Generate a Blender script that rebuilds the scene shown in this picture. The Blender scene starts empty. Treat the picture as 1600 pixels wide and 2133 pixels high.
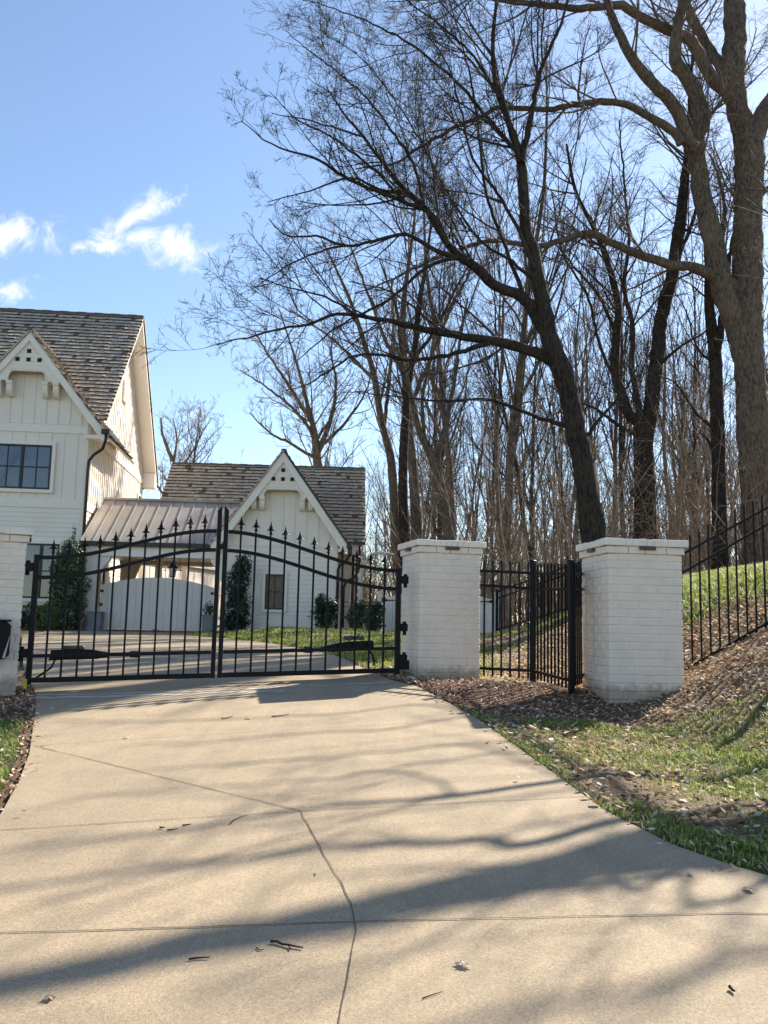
import bpy, math, random
import numpy as np
from mathutils import Vector, Matrix

# ------------------------------------------------------------------ camera, sky, sun, exposure
sc = bpy.context.scene
F = 1850.0; HY = 1306.0; EYE = 1.55; ROLL = 0.022
PITCH = math.atan((HY - 1066.5) / F)
cp, sp = math.cos(PITCH), math.sin(PITCH)
FW = np.array([0, cp, sp]); U0 = np.array([0, -sp, cp]); R0 = np.array([1., 0, 0])
RT = math.cos(ROLL) * R0 + math.sin(ROLL) * U0
UP = -math.sin(ROLL) * R0 + math.cos(ROLL) * U0
CAM = np.array([0, 0, EYE])
cam = bpy.data.cameras.new('camera'); camo = bpy.data.objects.new('camera', cam)
sc.collection.objects.link(camo)
camo.matrix_world = Matrix(((RT[0], UP[0], -FW[0], CAM[0]), (RT[1], UP[1], -FW[1], CAM[1]),
                            (RT[2], UP[2], -FW[2], CAM[2]), (0, 0, 0, 1)))
cam.sensor_fit = 'HORIZONTAL'; cam.sensor_width = 36.0; cam.lens = F / 1600 * 36
cam.clip_start = 0.05; cam.clip_end = 2000
sc.camera = camo
SUN_AZ = math.radians(40.5)      # to the right of straight ahead
SUN_EL = math.radians(36.8)
SDIR = np.array([math.sin(SUN_AZ) * math.cos(SUN_EL), math.cos(SUN_AZ) * math.cos(SUN_EL), math.sin(SUN_EL)])
sl = bpy.data.lights.new('sun', 'SUN'); sl.energy = 5.0; sl.angle = math.radians(0.5); sl.color = (1.0, 0.93, 0.82)
so = bpy.data.objects.new('sun', sl); sc.collection.objects.link(so)
so.rotation_euler = Vector(SDIR).to_track_quat('Z', 'Y').to_euler()
sc.view_settings.view_transform = 'Standard'; sc.view_settings.look = 'None'
sc.view_settings.gamma = 1.0; sc.view_settings.use_curve_mapping = False
sc.view_settings.exposure = 1.27
sc.cycles.max_bounces = 6; sc.cycles.transparent_max_bounces = 6
sc.cycles.use_denoising = True


def build_world():
    w = bpy.data.worlds.new('World'); sc.world = w; w.use_nodes = True
    nt = w.node_tree; nt.nodes.clear(); N = nt.nodes.new; L = nt.links.new
    out = N('ShaderNodeOutputWorld'); bg = N('ShaderNodeBackground'); bg.inputs[1].default_value = 0.090
    sky = N('ShaderNodeTexSky'); sky.sky_type = 'NISHITA'; sky.sun_disc = False
    sky.sun_elevation = SUN_EL; sky.sun_rotation = SUN_AZ
    sky.air_density = 1.0; sky.dust_density = 0.25; sky.ozone_density = 1.7
    tc = N('ShaderNodeTexCoord'); sep = N('ShaderNodeSeparateXYZ'); L(tc.outputs['Generated'], sep.inputs[0])

    def M(op, a, b=None, c=None):
        n = N('ShaderNodeMath'); n.operation = op
        for i, v in enumerate((a, b, c)):
            if v is None: continue
            if isinstance(v, (int, float)): n.inputs[i].default_value = v
            else: L(v, n.inputs[i])
        return n.outputs[0]
    yy = M('MAXIMUM', sep.outputs[1], 0.02)
    u = M('DIVIDE', sep.outputs[0], yy); v = M('DIVIDE', sep.outputs[2], yy)
    comb = N('ShaderNodeCombineXYZ'); L(u, comb.inputs[0]); L(v, comb.inputs[1])
    no = N('ShaderNodeTexNoise'); no.inputs['Scale'].default_value = 22; no.inputs['Detail'].default_value = 9
    no.inputs['Roughness'].default_value = 0.66; no.inputs['Distortion'].default_value = 0.9
    L(comb.outputs[0], no.inputs['Vector'])
    best = None
    for (px, py, hw, hh, ang) in ((15, 490, 150, 66, 4), (278, 452, 150, 46, 33), (372, 512, 190, 62, -10), (5, 605, 120, 42, -2), (404, 864, 32, 20, 25), (225, 515, 140, 34, 3), (300, 490, 120, 40, 10)):
        d = FW + (px - 800) / F * RT - (py - 1066.5) / F * UP
        cu, cv = d[0] / d[1], d[2] / d[1]
        ca, sa = math.cos(math.radians(ang)), math.sin(math.radians(ang))
        du = M('SUBTRACT', u, cu); dv = M('SUBTRACT', v, cv)
        a = M('MULTIPLY', M('ADD', M('MULTIPLY', du, ca), M('MULTIPLY', dv, sa)), F / hw)
        b = M('MULTIPLY', M('ADD', M('MULTIPLY', du, -sa), M('MULTIPLY', dv, ca)), F / hh)
        r = M('SQRT', M('ADD', M('MULTIPLY', a, a), M('MULTIPLY', b, b)))
        m = M('SUBTRACT', 1.0, r)
        best = m if best is None else M('MAXIMUM', best, m)
    dens = M('ADD', best, M('MULTIPLY', M('SUBTRACT', no.outputs[0], 0.525), 3.0))
    mr = N('ShaderNodeMapRange'); mr.interpolation_type = 'SMOOTHSTEP'
    L(dens, mr.inputs[0]); mr.inputs[1].default_value = 0.05; mr.inputs[2].default_value = 1.25
    mr.inputs[3].default_value = 0; mr.inputs[4].default_value = 0.92
    gate = M('GREATER_THAN', best, -1.2)
    fac = M('MULTIPLY', mr.outputs[0], gate)
    mx = N('ShaderNodeMixRGB'); L(fac, mx.inputs[0]); L(sky.outputs[0], mx.inputs[1]); mx.inputs[2].default_value = (6.3, 6.3, 6.35, 1)
    L(mx.outputs[0], bg.inputs[0]); L(bg.outputs[0], out.inputs[0])


build_world()


def at(px, py, Y):
    d = FW + (px - 800) / F * RT - (py - 1066.5) / F * UP
    return CAM + d * (Y / d[1])


# ------------------------------------------------------------------ bookkeeping
COL = sc.collection


def tag(o, label=None, cat=None, group=None, kind=None):
    if label: o['label'] = label
    if cat: o['category'] = cat
    if group: o['group'] = group
    if kind: o['kind'] = kind
    return o


def thing(name, label, cat, loc=(0, 0, 0), rz=0.0, group=None):
    o = bpy.data.objects.new(name, None); COL.objects.link(o)
    o.location = loc; o.rotation_euler = (0, 0, rz); o.empty_display_size = 0.2
    return tag(o, label, cat, group)


def raw_mesh(name, V, Q, m, parent=None, smooth=False, col=None, T=None):
    """mesh from numpy arrays: V (n,3), Q quads (k,4), T optional triangles (j,3)"""
    me = bpy.data.meshes.new(name)
    V = np.ascontiguousarray(V, np.float32)
    loops = []; sizes = []
    if Q is not None and len(Q): loops.append(np.asarray(Q, np.int32).ravel()); sizes.append(np.full(len(Q), 4, np.int32))
    if T is not None and len(T): loops.append(np.asarray(T, np.int32).ravel()); sizes.append(np.full(len(T), 3, np.int32))
    lo = np.concatenate(loops); sz = np.concatenate(sizes)
    me.vertices.add(len(V)); me.vertices.foreach_set('co', V.ravel())
    me.loops.add(len(lo)); me.loops.foreach_set('vertex_index', lo)
    me.polygons.add(len(sz)); st = np.concatenate([[0], np.cumsum(sz)[:-1]]).astype(np.int32)
    me.polygons.foreach_set('loop_start', st)
    me.polygons.foreach_set('use_smooth', np.full(len(sz), bool(smooth)))
    if col is not None:
        ca = me.color_attributes.new('Col', 'FLOAT_COLOR', 'POINT')
        c4 = np.ones((len(V), 4), np.float32); c4[:, :col.shape[1]] = col
        ca.data.foreach_set('color', c4.ravel())
    me.update(calc_edges=True); me.validate()
    if m: me.materials.append(m)
    o = bpy.data.objects.new(name, me); COL.objects.link(o)
    if parent: o.parent = parent
    return o


class MB:
    def __init__(s): s.v = []; s.f = []; s.c = []; s.col = (1, 1, 1)

    def add(s, vs, fs):
        b = len(s.v)
        for p in vs: s.v.append((float(p[0]), float(p[1]), float(p[2]))); s.c.append(s.col)
        for f in fs: s.f.append([b + i for i in f])
        return s

    def hexa(s, p):  # p: 4 bottom, 4 top
        return s.add(p, [(3, 2, 1, 0), (4, 5, 6, 7), (0, 1, 5, 4), (1, 2, 6, 5), (2, 3, 7, 6), (3, 0, 4, 7)])

    def box(s, x0, x1, y0, y1, z0, z1):
        return s.hexa([(x0, y0, z0), (x1, y0, z0), (x1, y1, z0), (x0, y1, z0), (x0, y0, z1), (x1, y0, z1), (x1, y1, z1), (x0, y1, z1)])

    def cbox(s, x0, x1, y0, y1, z0, z1, b):  # chamfered box
        X = (x0, x0 + b, x1 - b, x1); Y = (y0, y0 + b, y1 - b, y1); Z = (z0, z0 + b, z1 - b, z1)
        vs = []; ix = {}
        for i in range(4):
            for j in range(4):
                for k in range(4):
                    if sum(q in (0, 3) for q in (i, j, k)) == 1:
                        ix[(i, j, k)] = len(vs); vs.append((X[i], Y[j], Z[k]))
        fs = []
        I = ix
        for e, fl in ((0, 1), (3, 0)):
            for ax in range(3):
                def g(a, b_):
                    t = [0, 0, 0]; t[ax] = e; t[(ax + 1) % 3] = a; t[(ax + 2) % 3] = b_; return I[tuple(t)]
                q = [g(1, 1), g(2, 1), g(2, 2), g(1, 2)]
                fs.append(q[::-1] if fl else q)
        for ax in range(3):  # edge strips along ax
            a1, a2 = (ax + 1) % 3, (ax + 2) % 3
            for e1 in (0, 3):
                for e2 in (0, 3):
                    i1 = 1 if e1 == 0 else 2; i2 = 1 if e2 == 0 else 2
                    def h(k, p, q):
                        t = [0, 0, 0]; t[ax] = k; t[a1] = p; t[a2] = q; return I[tuple(t)]
                    q = [h(1, e1, i2), h(2, e1, i2), h(2, i1, e2), h(1, i1, e2)]
                    fs.append(q if (e1 == 0) == (e2 == 0) else q[::-1])
        for e1 in (0, 3):
            for e2 in (0, 3):
                for e3 in (0, 3):
                    a = 1 if e1 == 0 else 2; b_ = 1 if e2 == 0 else 2; c_ = 1 if e3 == 0 else 2
                    t = [I[(e1, b_, c_)], I[(a, e2, c_)], I[(a, b_, e3)]]
                    fs.append(t if ((e1 == 3) ^ (e2 == 3) ^ (e3 == 3)) else t[::-1])
        return s.add(vs, fs)

    def bar(s, p, q, w, d, up=(0, 0, 1)):  # rectangular bar between points
        p = Vector(p); q = Vector(q); t = (q - p).normalized(); u = Vector(up)
        if abs(t.dot(u)) > 0.97: u = Vector((0, 1, 0))
        a = t.cross(u).normalized() * (w / 2); b = a.cross(t).normalized() * (d / 2)
        return s.hexa([p - a - b, p + a - b, p + a + b, p - a + b, q - a - b, q + a - b, q + a + b, q - a + b])

    def prism(s, poly, axis, a0, a1):
        def P(t, a):
            return (a, t[0], t[1]) if axis == 0 else ((t[0], a, t[1]) if axis == 1 else (t[0], t[1], a))
        n = len(poly)
        vs = [P(t, a0) for t in poly] + [P(t, a1) for t in poly]
        fs = [list(range(n))[::-1], list(range(n, 2 * n))] + [(i, (i + 1) % n, n + (i + 1) % n, n + i) for i in range(n)]
        return s.add(vs, fs)

    def tube(s, pts, r, n=8, cap=True):
        pts = [Vector(p) for p in pts]; K = len(pts)
        rs = r if hasattr(r, '__len__') else [r] * K
        vs = []; ref = None
        for i, p in enumerate(pts):
            t = (pts[min(i + 1, K - 1)] - pts[max(i - 1, 0)]).normalized()
            if ref is None:
                ref = Vector((0, 0, 1)) if abs(t.z) < 0.9 else Vector((1, 0, 0))
            a = t.cross(ref)
            if a.length < 1e-4: a = t.cross(Vector((0.3, 1, 0.2)))
            a.normalize(); b = t.cross(a).normalized(); ref = b.cross(t) if False else ref
            for k in range(n):
                an = 2 * math.pi * k / n; vs.append(p + (a * math.cos(an) + b * math.sin(an)) * rs[i])
        fs = [(i * n + k, i * n + (k + 1) % n, (i + 1) * n + (k + 1) % n, (i + 1) * n + k) for i in range(K - 1) for k in range(n)]
        if cap: fs += [list(range(n))[::-1], [(K - 1) * n + k for k in range(n)]]
        return s.add(vs, fs)

    def lathe(s, prof, c=(0, 0, 0), n=12):
        return s.tube([(c[0], c[1], c[2] + z) for r, z in prof], [max(r, 1e-4) for r, z in prof], n)

    def build(s, name, m, parent=None, smooth=False, color=False):
        me = bpy.data.meshes.new(name); me.from_pydata(s.v, [], s.f)
        if smooth: me.polygons.foreach_set('use_smooth', [True] * len(me.polygons))
        if color:
            ca = me.color_attributes.new('Col', 'FLOAT_COLOR', 'POINT')
            ca.data.foreach_set('color', np.array([(c[0], c[1], c[2], 1) for c in s.c], np.float32).ravel())
        me.update(); me.materials.append(m)
        o = bpy.data.objects.new(name, me); COL.objects.link(o)
        if parent: o.parent = parent
        return o


# ------------------------------------------------------------------ materials
class NT:
    def __init__(s, name):
        s.m = bpy.data.materials.new(name); s.m.use_nodes = True
        s.nt = s.m.node_tree; s.b = s.nt.nodes['Principled BSDF']; s.tc = s.N('ShaderNodeTexCoord')

    def N(s, t): return s.nt.nodes.new(t)
    def L(s, a, b): s.nt.links.new(a, b)

    def mapped(s, scale=(1, 1, 1), src='Object'):
        mp = s.N('ShaderNodeMapping'); mp.inputs['Scale'].default_value = scale
        s.L(s.tc.outputs[src], mp.inputs[0]); return mp.outputs[0]

    def noise(s, scale, detail=4, rough=0.55, vec=None, dist=0.0):
        n = s.N('ShaderNodeTexNoise'); n.inputs['Scale'].default_value = scale; n.inputs['Detail'].default_value = detail
        n.inputs['Roughness'].default_value = rough; n.inputs['Distortion'].default_value = dist
        s.L(vec if vec is not None else s.tc.outputs['Object'], n.inputs['Vector']); return n.outputs[0]

    def ramp(s, fac, stops):
        r = s.N('ShaderNodeValToRGB'); e = r.color_ramp.elements
        while len(e) < len(stops): e.new(0.5)
        for i, (p, c) in enumerate(stops):
            e[i].position = p; e[i].color = (*c, 1) if hasattr(c, '__len__') else (c, c, c, 1)
        s.L(fac, r.inputs[0]); return r.outputs[0]

    def mix(s, fac, a, b, mode='MIX'):
        n = s.N('ShaderNodeMixRGB'); n.blend_type = mode
        for i, v in ((0, fac), (1, a), (2, b)):
            if hasattr(v, 'is_linked') or hasattr(v, 'links'): s.L(v, n.inputs[i])
            elif hasattr(v, '__len__'): n.inputs[i].default_value = (*v, 1)
            else: n.inputs[i].default_value = v
        return n.outputs[0]

    def attr(s, name='Col'):
        a = s.N('ShaderNodeAttribute'); a.attribute_name = name; return a.outputs['Color']

    def bump(s, h, strength=0.3, dist=0.01):
        b = s.N('ShaderNodeBump'); b.inputs['Strength'].default_value = strength; b.inputs['Distance'].default_value = dist
        s.L(h, b.inputs['Height']); s.L(b.outputs[0], s.b.inputs['Normal']); return b

    def done(s, color=None, rough=0.6, metal=0.0, spec=0.5):
        if color is not None:
            if hasattr(color, 'links'): s.L(color, s.b.inputs['Base Color'])
            else: s.b.inputs['Base Color'].default_value = (*color, 1)
        s.b.inputs['Roughness'].default_value = rough; s.b.inputs['Metallic'].default_value = metal
        s.b.inputs['Specular IOR Level'].default_value = spec
        return s.m


def m_paint(name, c, rough=0.5, dirt=0.12, scale=3.0, bump=0.0, fine=60, mottled=None):
    t = NT(name)
    n = t.noise(scale, 5); c2 = tuple(x * (1 - dirt) * k for x, k in zip(c, (1, 0.985, 0.95)))
    col = t.mix(t.ramp(n, [(0.35, 0.0), (0.7, 1.0)]), c, c2)
    if bump: t.bump(t.noise(fine, 3), bump, 0.004)
    return t.done(col, rough, spec=0.4)


def m_attr(name, rough=0.7, var=0.25, scale=30, spec=0.3, trans=0.0):
    t = NT(name); n = t.noise(scale, 3)
    col = t.mix(1.0, t.attr(), t.ramp(n, [(0.25, 1 - var), (0.75, 1 + var * 0.3)]), 'MULTIPLY')
    m = t.done(col, rough, spec=spec)
    if trans:
        tr = t.N('ShaderNodeBsdfTranslucent'); t.L(col, tr.inputs[0])
        mx = t.N('ShaderNodeMixShader'); mx.inputs[0].default_value = trans
        out = t.nt.nodes['Material Output']
        t.L(t.b.outputs[0], mx.inputs[1]); t.L(tr.outputs[0], mx.inputs[2]); t.L(mx.outputs[0], out.inputs[0])
    return m


def m_bark(name, c1, c2, scale=1.0):
    t = NT(name)
    v = t.mapped((11 * scale, 11 * scale, 3.4 * scale))
    n = t.noise(1.6, 6, 0.65, v, 0.6); n2 = t.noise(0.7, 3)
    col = t.mix(t.ramp(n, [(0.36, 0.0), (0.62, 1.0)]), c1, c2)
    col = t.mix(t.ramp(n2, [(0.5, 0.0), (0.75, 0.45)]), col, tuple(x * 1.25 for x in c2))
    t.bump(n, 0.9, 0.04)
    return t.done(col, 0.9, spec=0.15)


def m_concrete():
    t = NT('aggregate_concrete')
    big = t.noise(0.55, 5, 0.6); mid = t.noise(3.2, 5, 0.65); fine = t.noise(150, 2, 0.7)
    vo = t.N('ShaderNodeTexVoronoi'); vo.inputs['Scale'].default_value = 130; t.L(t.tc.outputs['Object'], vo.inputs['Vector'])
    bw = t.N('ShaderNodeRGBToBW'); t.L(vo.outputs['Color'], bw.inputs[0])
    col = t.mix(t.ramp(big, [(0.32, 0.0), (0.68, 1.0)]), (0.415, 0.315, 0.203), (0.335, 0.257, 0.170))
    col = t.mix(t.ramp(mid, [(0.40, 0.0), (0.72, 0.75)]), col, (0.29, 0.228, 0.152))
    col = t.mix(1.0, col, t.ramp(fine, [(0.2, 0.72), (0.5, 0.98), (0.8, 1.22)]), 'MULTIPLY')
    col = t.mix(1.0, col, t.ramp(bw.outputs[0], [(0.12, 0.80), (0.5, 0.98), (0.9, 1.16)]), 'MULTIPLY')
    streak = t.noise(1.0, 6, 0.62, t.mapped((5.5, 0.45, 1)))
    col = t.mix(t.ramp(streak, [(0.50, 0.0), (0.70, 0.42)]), col, (0.245, 0.195, 0.135))
    spot = t.noise(2.1, 3, 0.5, None, 1.2)
    col = t.mix(t.ramp(spot, [(0.66, 0.0), (0.74, 0.30)]), col, (0.21, 0.17, 0.125))
    t.bump(fine, 0.3, 0.005)
    return t.done(col, 0.82, spec=0.25)


def m_ground():
    t = NT('soil_lawn_and_leaf_litter')
    a = t.attr(); sp_ = t.N('ShaderNodeSeparateColor'); t.L(a, sp_.inputs[0])
    n = t.noise(14, 6, 0.7); n2 = t.noise(60, 4, 0.7); n3 = t.noise(1.2, 4)
    litter = t.ramp(n2, [(0.3, (0.07, 0.046, 0.03)), (0.5, (0.22, 0.155, 0.1)), (0.72, (0.44, 0.345, 0.235))])
    grass = t.ramp(n, [(0.3, (0.03, 0.045, 0.012)), (0.55, (0.075, 0.105, 0.03)), (0.75, (0.17, 0.16, 0.07))])
    mulch = t.ramp(n2, [(0.3, (0.035, 0.019, 0.014)), (0.52, (0.16, 0.092, 0.058)), (0.75, (0.35, 0.225, 0.15))])
    g = t.mix(1.0, sp_.outputs[0], t.ramp(n3, [(0.3, 0.7), (0.7, 1.1)]), 'MULTIPLY')
    col = t.mix(g, litter, grass); col = t.mix(sp_.outputs[1], col, mulch)
    t.bump(n2, 0.8, 0.03)
    return t.done(col, 0.95, spec=0.1)


def m_glass(name, c, rough=0.04):
    t = NT(name); n = t.noise(2.2, 3); t.bump(n, 0.05, 0.02)
    t.b.inputs['IOR'].default_value = 1.65
    return t.done(c, rough, spec=0.7)


M = {}
M['concrete'] = m_concrete()
M['joint'] = m_paint('dark_joint_sealant', (0.11, 0.088, 0.065), 0.9, 0.5, 20)
M['ground'] = m_ground()
M['brick'] = m_paint('white_painted_brick', (0.83, 0.735, 0.63), 0.6, 0.10, 5, 0.5, 45)
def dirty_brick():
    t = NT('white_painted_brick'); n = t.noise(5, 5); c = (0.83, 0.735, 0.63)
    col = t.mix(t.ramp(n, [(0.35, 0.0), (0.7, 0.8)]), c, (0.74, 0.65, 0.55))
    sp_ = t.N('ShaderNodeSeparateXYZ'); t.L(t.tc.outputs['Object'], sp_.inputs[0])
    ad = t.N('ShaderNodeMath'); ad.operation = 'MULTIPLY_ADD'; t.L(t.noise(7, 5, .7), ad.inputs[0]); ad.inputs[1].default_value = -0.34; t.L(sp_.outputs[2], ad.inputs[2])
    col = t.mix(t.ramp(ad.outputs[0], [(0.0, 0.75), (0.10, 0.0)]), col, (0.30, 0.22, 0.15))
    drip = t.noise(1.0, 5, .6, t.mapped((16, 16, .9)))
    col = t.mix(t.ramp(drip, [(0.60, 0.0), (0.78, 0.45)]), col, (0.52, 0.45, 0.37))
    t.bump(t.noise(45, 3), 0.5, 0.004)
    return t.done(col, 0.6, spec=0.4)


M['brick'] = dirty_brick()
M['cap'] = m_paint('white_painted_cap_brick', (0.84, 0.77, 0.68), 0.6, 0.08, 8, 0.3, 60)
M['iron'] = m_paint('black_powder_coated_iron', (0.0045, 0.005, 0.007), 0.5, 0.3, 12)
M['iron'].node_tree.nodes['Principled BSDF'].inputs['Specular IOR Level'].default_value = 0.22
M['bronze'] = m_paint('dark_bronze_fixture', (0.07, 0.06, 0.05), 0.4, 0.3, 20)
M['siding'] = m_paint('white_house_paint', (0.84, 0.77, 0.69), 0.55, 0.05, 1.2)
M['trim'] = m_paint('white_trim_paint', (0.86, 0.80, 0.72), 0.5, 0.05, 2)
M['shake'] = m_attr('weathered_cedar_shakes', 0.9, 0.45, 14, 0.12)
M['metalroof'] = m_paint('brown_standing_seam_metal', (0.415, 0.36, 0.305), 0.45, 0.2, 1.1)
M['gutter'] = m_paint('dark_bronze_gutter', (0.030, 0.026, 0.024), 0.4, 0.3, 8)
M['glass'] = m_glass('dark_window_glass', (0.018, 0.034, 0.08))
M['brownglass'] = m_paint('brown_shutter_glass', (0.10, 0.075, 0.05), 0.25, 0.6, 9)
M['sash'] = m_paint('black_window_sash', (0.012, 0.013, 0.018), 0.4, 0.3, 10)
M['void'] = m_paint('dark_vent_hole', (0.02, 0.022, 0.026), 0.9, 0.2, 10)  # dark colour painted for the shade inside the gable openings
M['woodgate'] = m_paint('grey_white_gate_boards', (0.66, 0.605, 0.55), 0.6, 0.07, 2.5)
M['planter'] = m_paint('slate_grey_planter', (0.20, 0.205, 0.225), 0.7, 0.2, 5)
M['lampglass'] = m_paint('clear_lantern_glass', (0.55, 0.52, 0.45), 0.1, 0.1, 5)
M['copper'] = m_paint('aged_copper', (0.16, 0.10, 0.06), 0.4, 0.4, 15)
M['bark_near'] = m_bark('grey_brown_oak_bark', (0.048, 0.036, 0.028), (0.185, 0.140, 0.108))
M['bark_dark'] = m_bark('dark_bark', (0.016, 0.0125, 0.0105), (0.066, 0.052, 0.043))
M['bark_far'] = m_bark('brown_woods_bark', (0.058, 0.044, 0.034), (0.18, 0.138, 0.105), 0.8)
M['twig'] = m_paint('grey_twig', (0.19, 0.143, 0.108), 0.85, 0.5, 5)
M['twig_dark'] = m_paint('dark_twig', (0.060, 0.046, 0.038), 0.85, 0.5, 5)
M['brush'] = m_paint('warm_brown_saplings', (0.33, 0.24, 0.165), 0.85, 0.6, 1.5)
M['grass'] = m_attr('grass_blades', 0.6, 0.2, 20, 0.25, 0.35)
M['leaf'] = m_attr('dry_fallen_leaves', 0.75, 0.25, 40, 0.2, 0.25)
M['chip'] = m_attr('bark_mulch_chips', 0.85, 0.3, 40, 0.15)
M['foliage'] = m_attr('evergreen_leaves', 0.4, 0.2, 10, 0.5, 0.15)
M['plate'] = m_paint('yellow_plastic_tag', (0.55, 0.42, 0.02), 0.5, 0.1, 5)
M['paper'] = m_paint('pale_grey_metal', (0.45, 0.44, 0.43), 0.5, 0.1, 5)
M['pale_wood'] = m_bark('pale_sycamore_bark', (0.42, 0.38, 0.32), (0.66, 0.62, 0.54))
M['drain'] = m_paint('pale_worn_concrete_strip', (0.56, 0.49, 0.39), 0.8, 0.35, 9, 0.4, 40)
M['scratch'] = m_paint('pale_scratch_in_concrete', (0.46, 0.36, 0.245), 0.8, 0.2, 9)

# ------------------------------------------------------------------ terrain
_py = np.array([-40, -5, 0, 4, 8, 10, 12, 15, 20, 27, 40, 80, 400.])
_pz = np.array([-1.5, -.42, 0, .37, .73, .89, 1.01, 1.12, 1.19, 1.25, 1.25, .9, -4])
_yy = np.arange(-40, 400, .1); _zz = np.interp(_yy, _py, _pz)
_k = np.exp(-.5 * (np.arange(-30, 31) / 10) ** 2); _k /= _k.sum()
_zz = np.convolve(np.pad(_zz, 30, mode='edge'), _k, 'valid')
YR = [-30, 0, 2.5, 3.5, 4.13, 4.31, 4.53, 5.09, 5.93, 6.84, 7.68, 9.64, 10.2, 11.42, 13.13, 14.03, 15.9, 17.83, 19.08, 20.95, 22.5, 24, 27.4]
XR = [30, 6, 3.6, 2.45, 1.75, 1.6, 1.45, 1.26, 1.13, .98, .85, .40, .12, -.21, -.56, -.77, -1.39, -1.94, -2.54, -3.54, -4.5, -5.1, -5.3]
YL = [-30, 0, 3, 5.12, 5.84, 6.64, 7.92, 8.96, 9.8, 10.42, 14, 20, 26, 27.4]
XL = [-25, -4.5, -2.2, -2.1, -2.29, -2.54, -3.01, -3.40, -3.75, -4.04, -5.6, -8.0, -9.6, -9.6]


def prof(y): return np.interp(y, _yy, _zz)
def xr(y): return np.interp(y, YR, XR)
def xl(y): return np.interp(y, YL, XL)
def sstep(a, b, t):
    t = np.clip((t - a) / (b - a), 0, 1); return t * t * (3 - 2 * t)


def cross(x, y):
    return .033 * np.clip(x + 1.8, -3, 3.2) * np.interp(y, [-5, 1, 4, 13, 19], [.4, .6, 1, 1, 0])


def drive_z(x, y): return prof(y) + cross(x, y)


class VNoise:
    def __init__(s, seed, n=128):
        s.t = np.random.default_rng(seed).random((n, n)); s.n = n

    def __call__(s, x, y, f):
        x = np.asarray(x) * f + 37.3; y = np.asarray(y) * f + 11.7
        i = np.floor(x).astype(int); j = np.floor(y).astype(int); u = x - i; v = y - j
        u = u * u * (3 - 2 * u); v = v * v * (3 - 2 * v); n = s.n; t = s.t
        a = t[i % n, j % n]; b = t[(i + 1) % n, j % n]; c = t[i % n, (j + 1) % n]; d = t[(i + 1) % n, (j + 1) % n]
        return (a * (1 - u) + b * u) * (1 - v) + (c * (1 - u) + d * u) * v


vn = VNoise(5)


def bank(x, y):
    toe = np.interp(y, [0, 10, 15, 22, 40], [3.0, 2.8, 2.0, 2.9, 6.0])
    k = np.interp(y, [0, 10, 15, 40], [.45, .56, .42, .3])
    hm = np.interp(y, [0, 8, 19, 26, 45, 80], [1.5, 1.85, 1.75, 1.2, 0.5, 0.0])
    d = x - toe; ramp = 0.5 * (d + np.sqrt(d * d + .16)) - .03
    h = np.clip(ramp, 0, None) * k
    a = 2.6
    return -(np.logaddexp(-h * a, -hm * a)) / a + np.logaddexp(0, -hm * a) / a


def inside_drive(x, y): return (x < xr(y)) & (x > xl(y)) & (y < 27.4)


def ground_z(x, y):
    x = np.asarray(x, float); y = np.asarray(y, float)
    r, l = xr(y), xl(y)
    xe = np.clip(x, np.minimum(l, r), np.maximum(l, r))
    z = drive_z(xe, y)
    dr = np.clip(x - r, 0, None); dl = np.clip(l - x, 0, None)
    z = z - .10 * sstep(0, 1.5, dr) * np.interp(y, [3, 6, 10, 12], [.5, 1, 1, 0])
    z = z + .16 * sstep(0.3, 2.5, dr) * sstep(14, 20, y)
    z = z - .055 * sstep(0, .25, dl) * np.interp(y, [12, 20], [1, .2])
    z = z + .11 * np.exp(-((x - 1.6) / .85) ** 2 - ((y - 9.75) / .6) ** 2)
    z = z + .04 * np.exp(-((x + 4.0) / .6) ** 2 - ((y - 8.7) / .5) ** 2)
    z = z + bank(x, y) * sstep(0.0, 1.2, dr)
    out = np.clip(np.maximum(dr, dl) / .3, 0, 1)
    z = z + out * ((vn(x, y, 1.7) - .5) * .05 + (vn(x, y, 6) - .5) * .03) * np.where(y < 26, 1, 2)
    far = sstep(30, 90, np.hypot(x, y)); z = z + far * (vn(x, y, .03) - .5) * 3
    return np.where(inside_drive(x, y), z - .09, z)


def mulch_mask(x, y):
    n = vn(x, y, 3) * .35
    a = 1 - np.maximum(np.abs(x - 1.25) / 1.35, np.abs(y - 9.25) / 1.25) + n - .1
    b = 1 - np.maximum(np.abs(x + 4.2) / 1.15, np.abs(y - 9.0) / .85) + n - .1
    c = np.clip((l_edge_strip(x, y)), 0, 1)
    d = 1 - np.maximum(np.abs(x + 9.9) / 2.2, np.abs(y - 27.2) / 1.2)
    return np.clip(np.maximum(np.maximum(a, b) * 5, np.maximum(c * 1.2, d * 4)), 0, 1)


def l_edge_strip(x, y):
    d = xl(y) - x
    return np.where((d > -.05) & (d < .09) & (y < 9.5), 1.0, 0.0)


def grass_mask(x, y):
    n = vn(x, y, .8) * .6 + vn(x, y, 2.6) * .4
    near = sstep(7.2, 4.8, y) * .46 + .15 * sstep(1.6, 2.6, x) + .08
    edge = np.exp(-((x - xr(y)) / .25) ** 2) * .12
    crest = .85 * sstep(3.2, 4.8, x) * sstep(10, 12, y) * sstep(22, 17, y)
    lawn = .52 * sstep(11, 14, y) * sstep(2.2, .5, x)
    left = .75 * (x < xl(y)) * sstep(8.7, 8.0, y)
    base = near * (y < 10.2) + crest + lawn + left + edge
    bare = .16 * np.exp(-((y - 8.6) / 1.2) ** 2) * (x > 2.2)
    g = base - bare + (n - .5) * 1.6
    g = np.where(y > 27, g - 1, g)
    return np.clip(g * 1.5, 0, 1)


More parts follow.
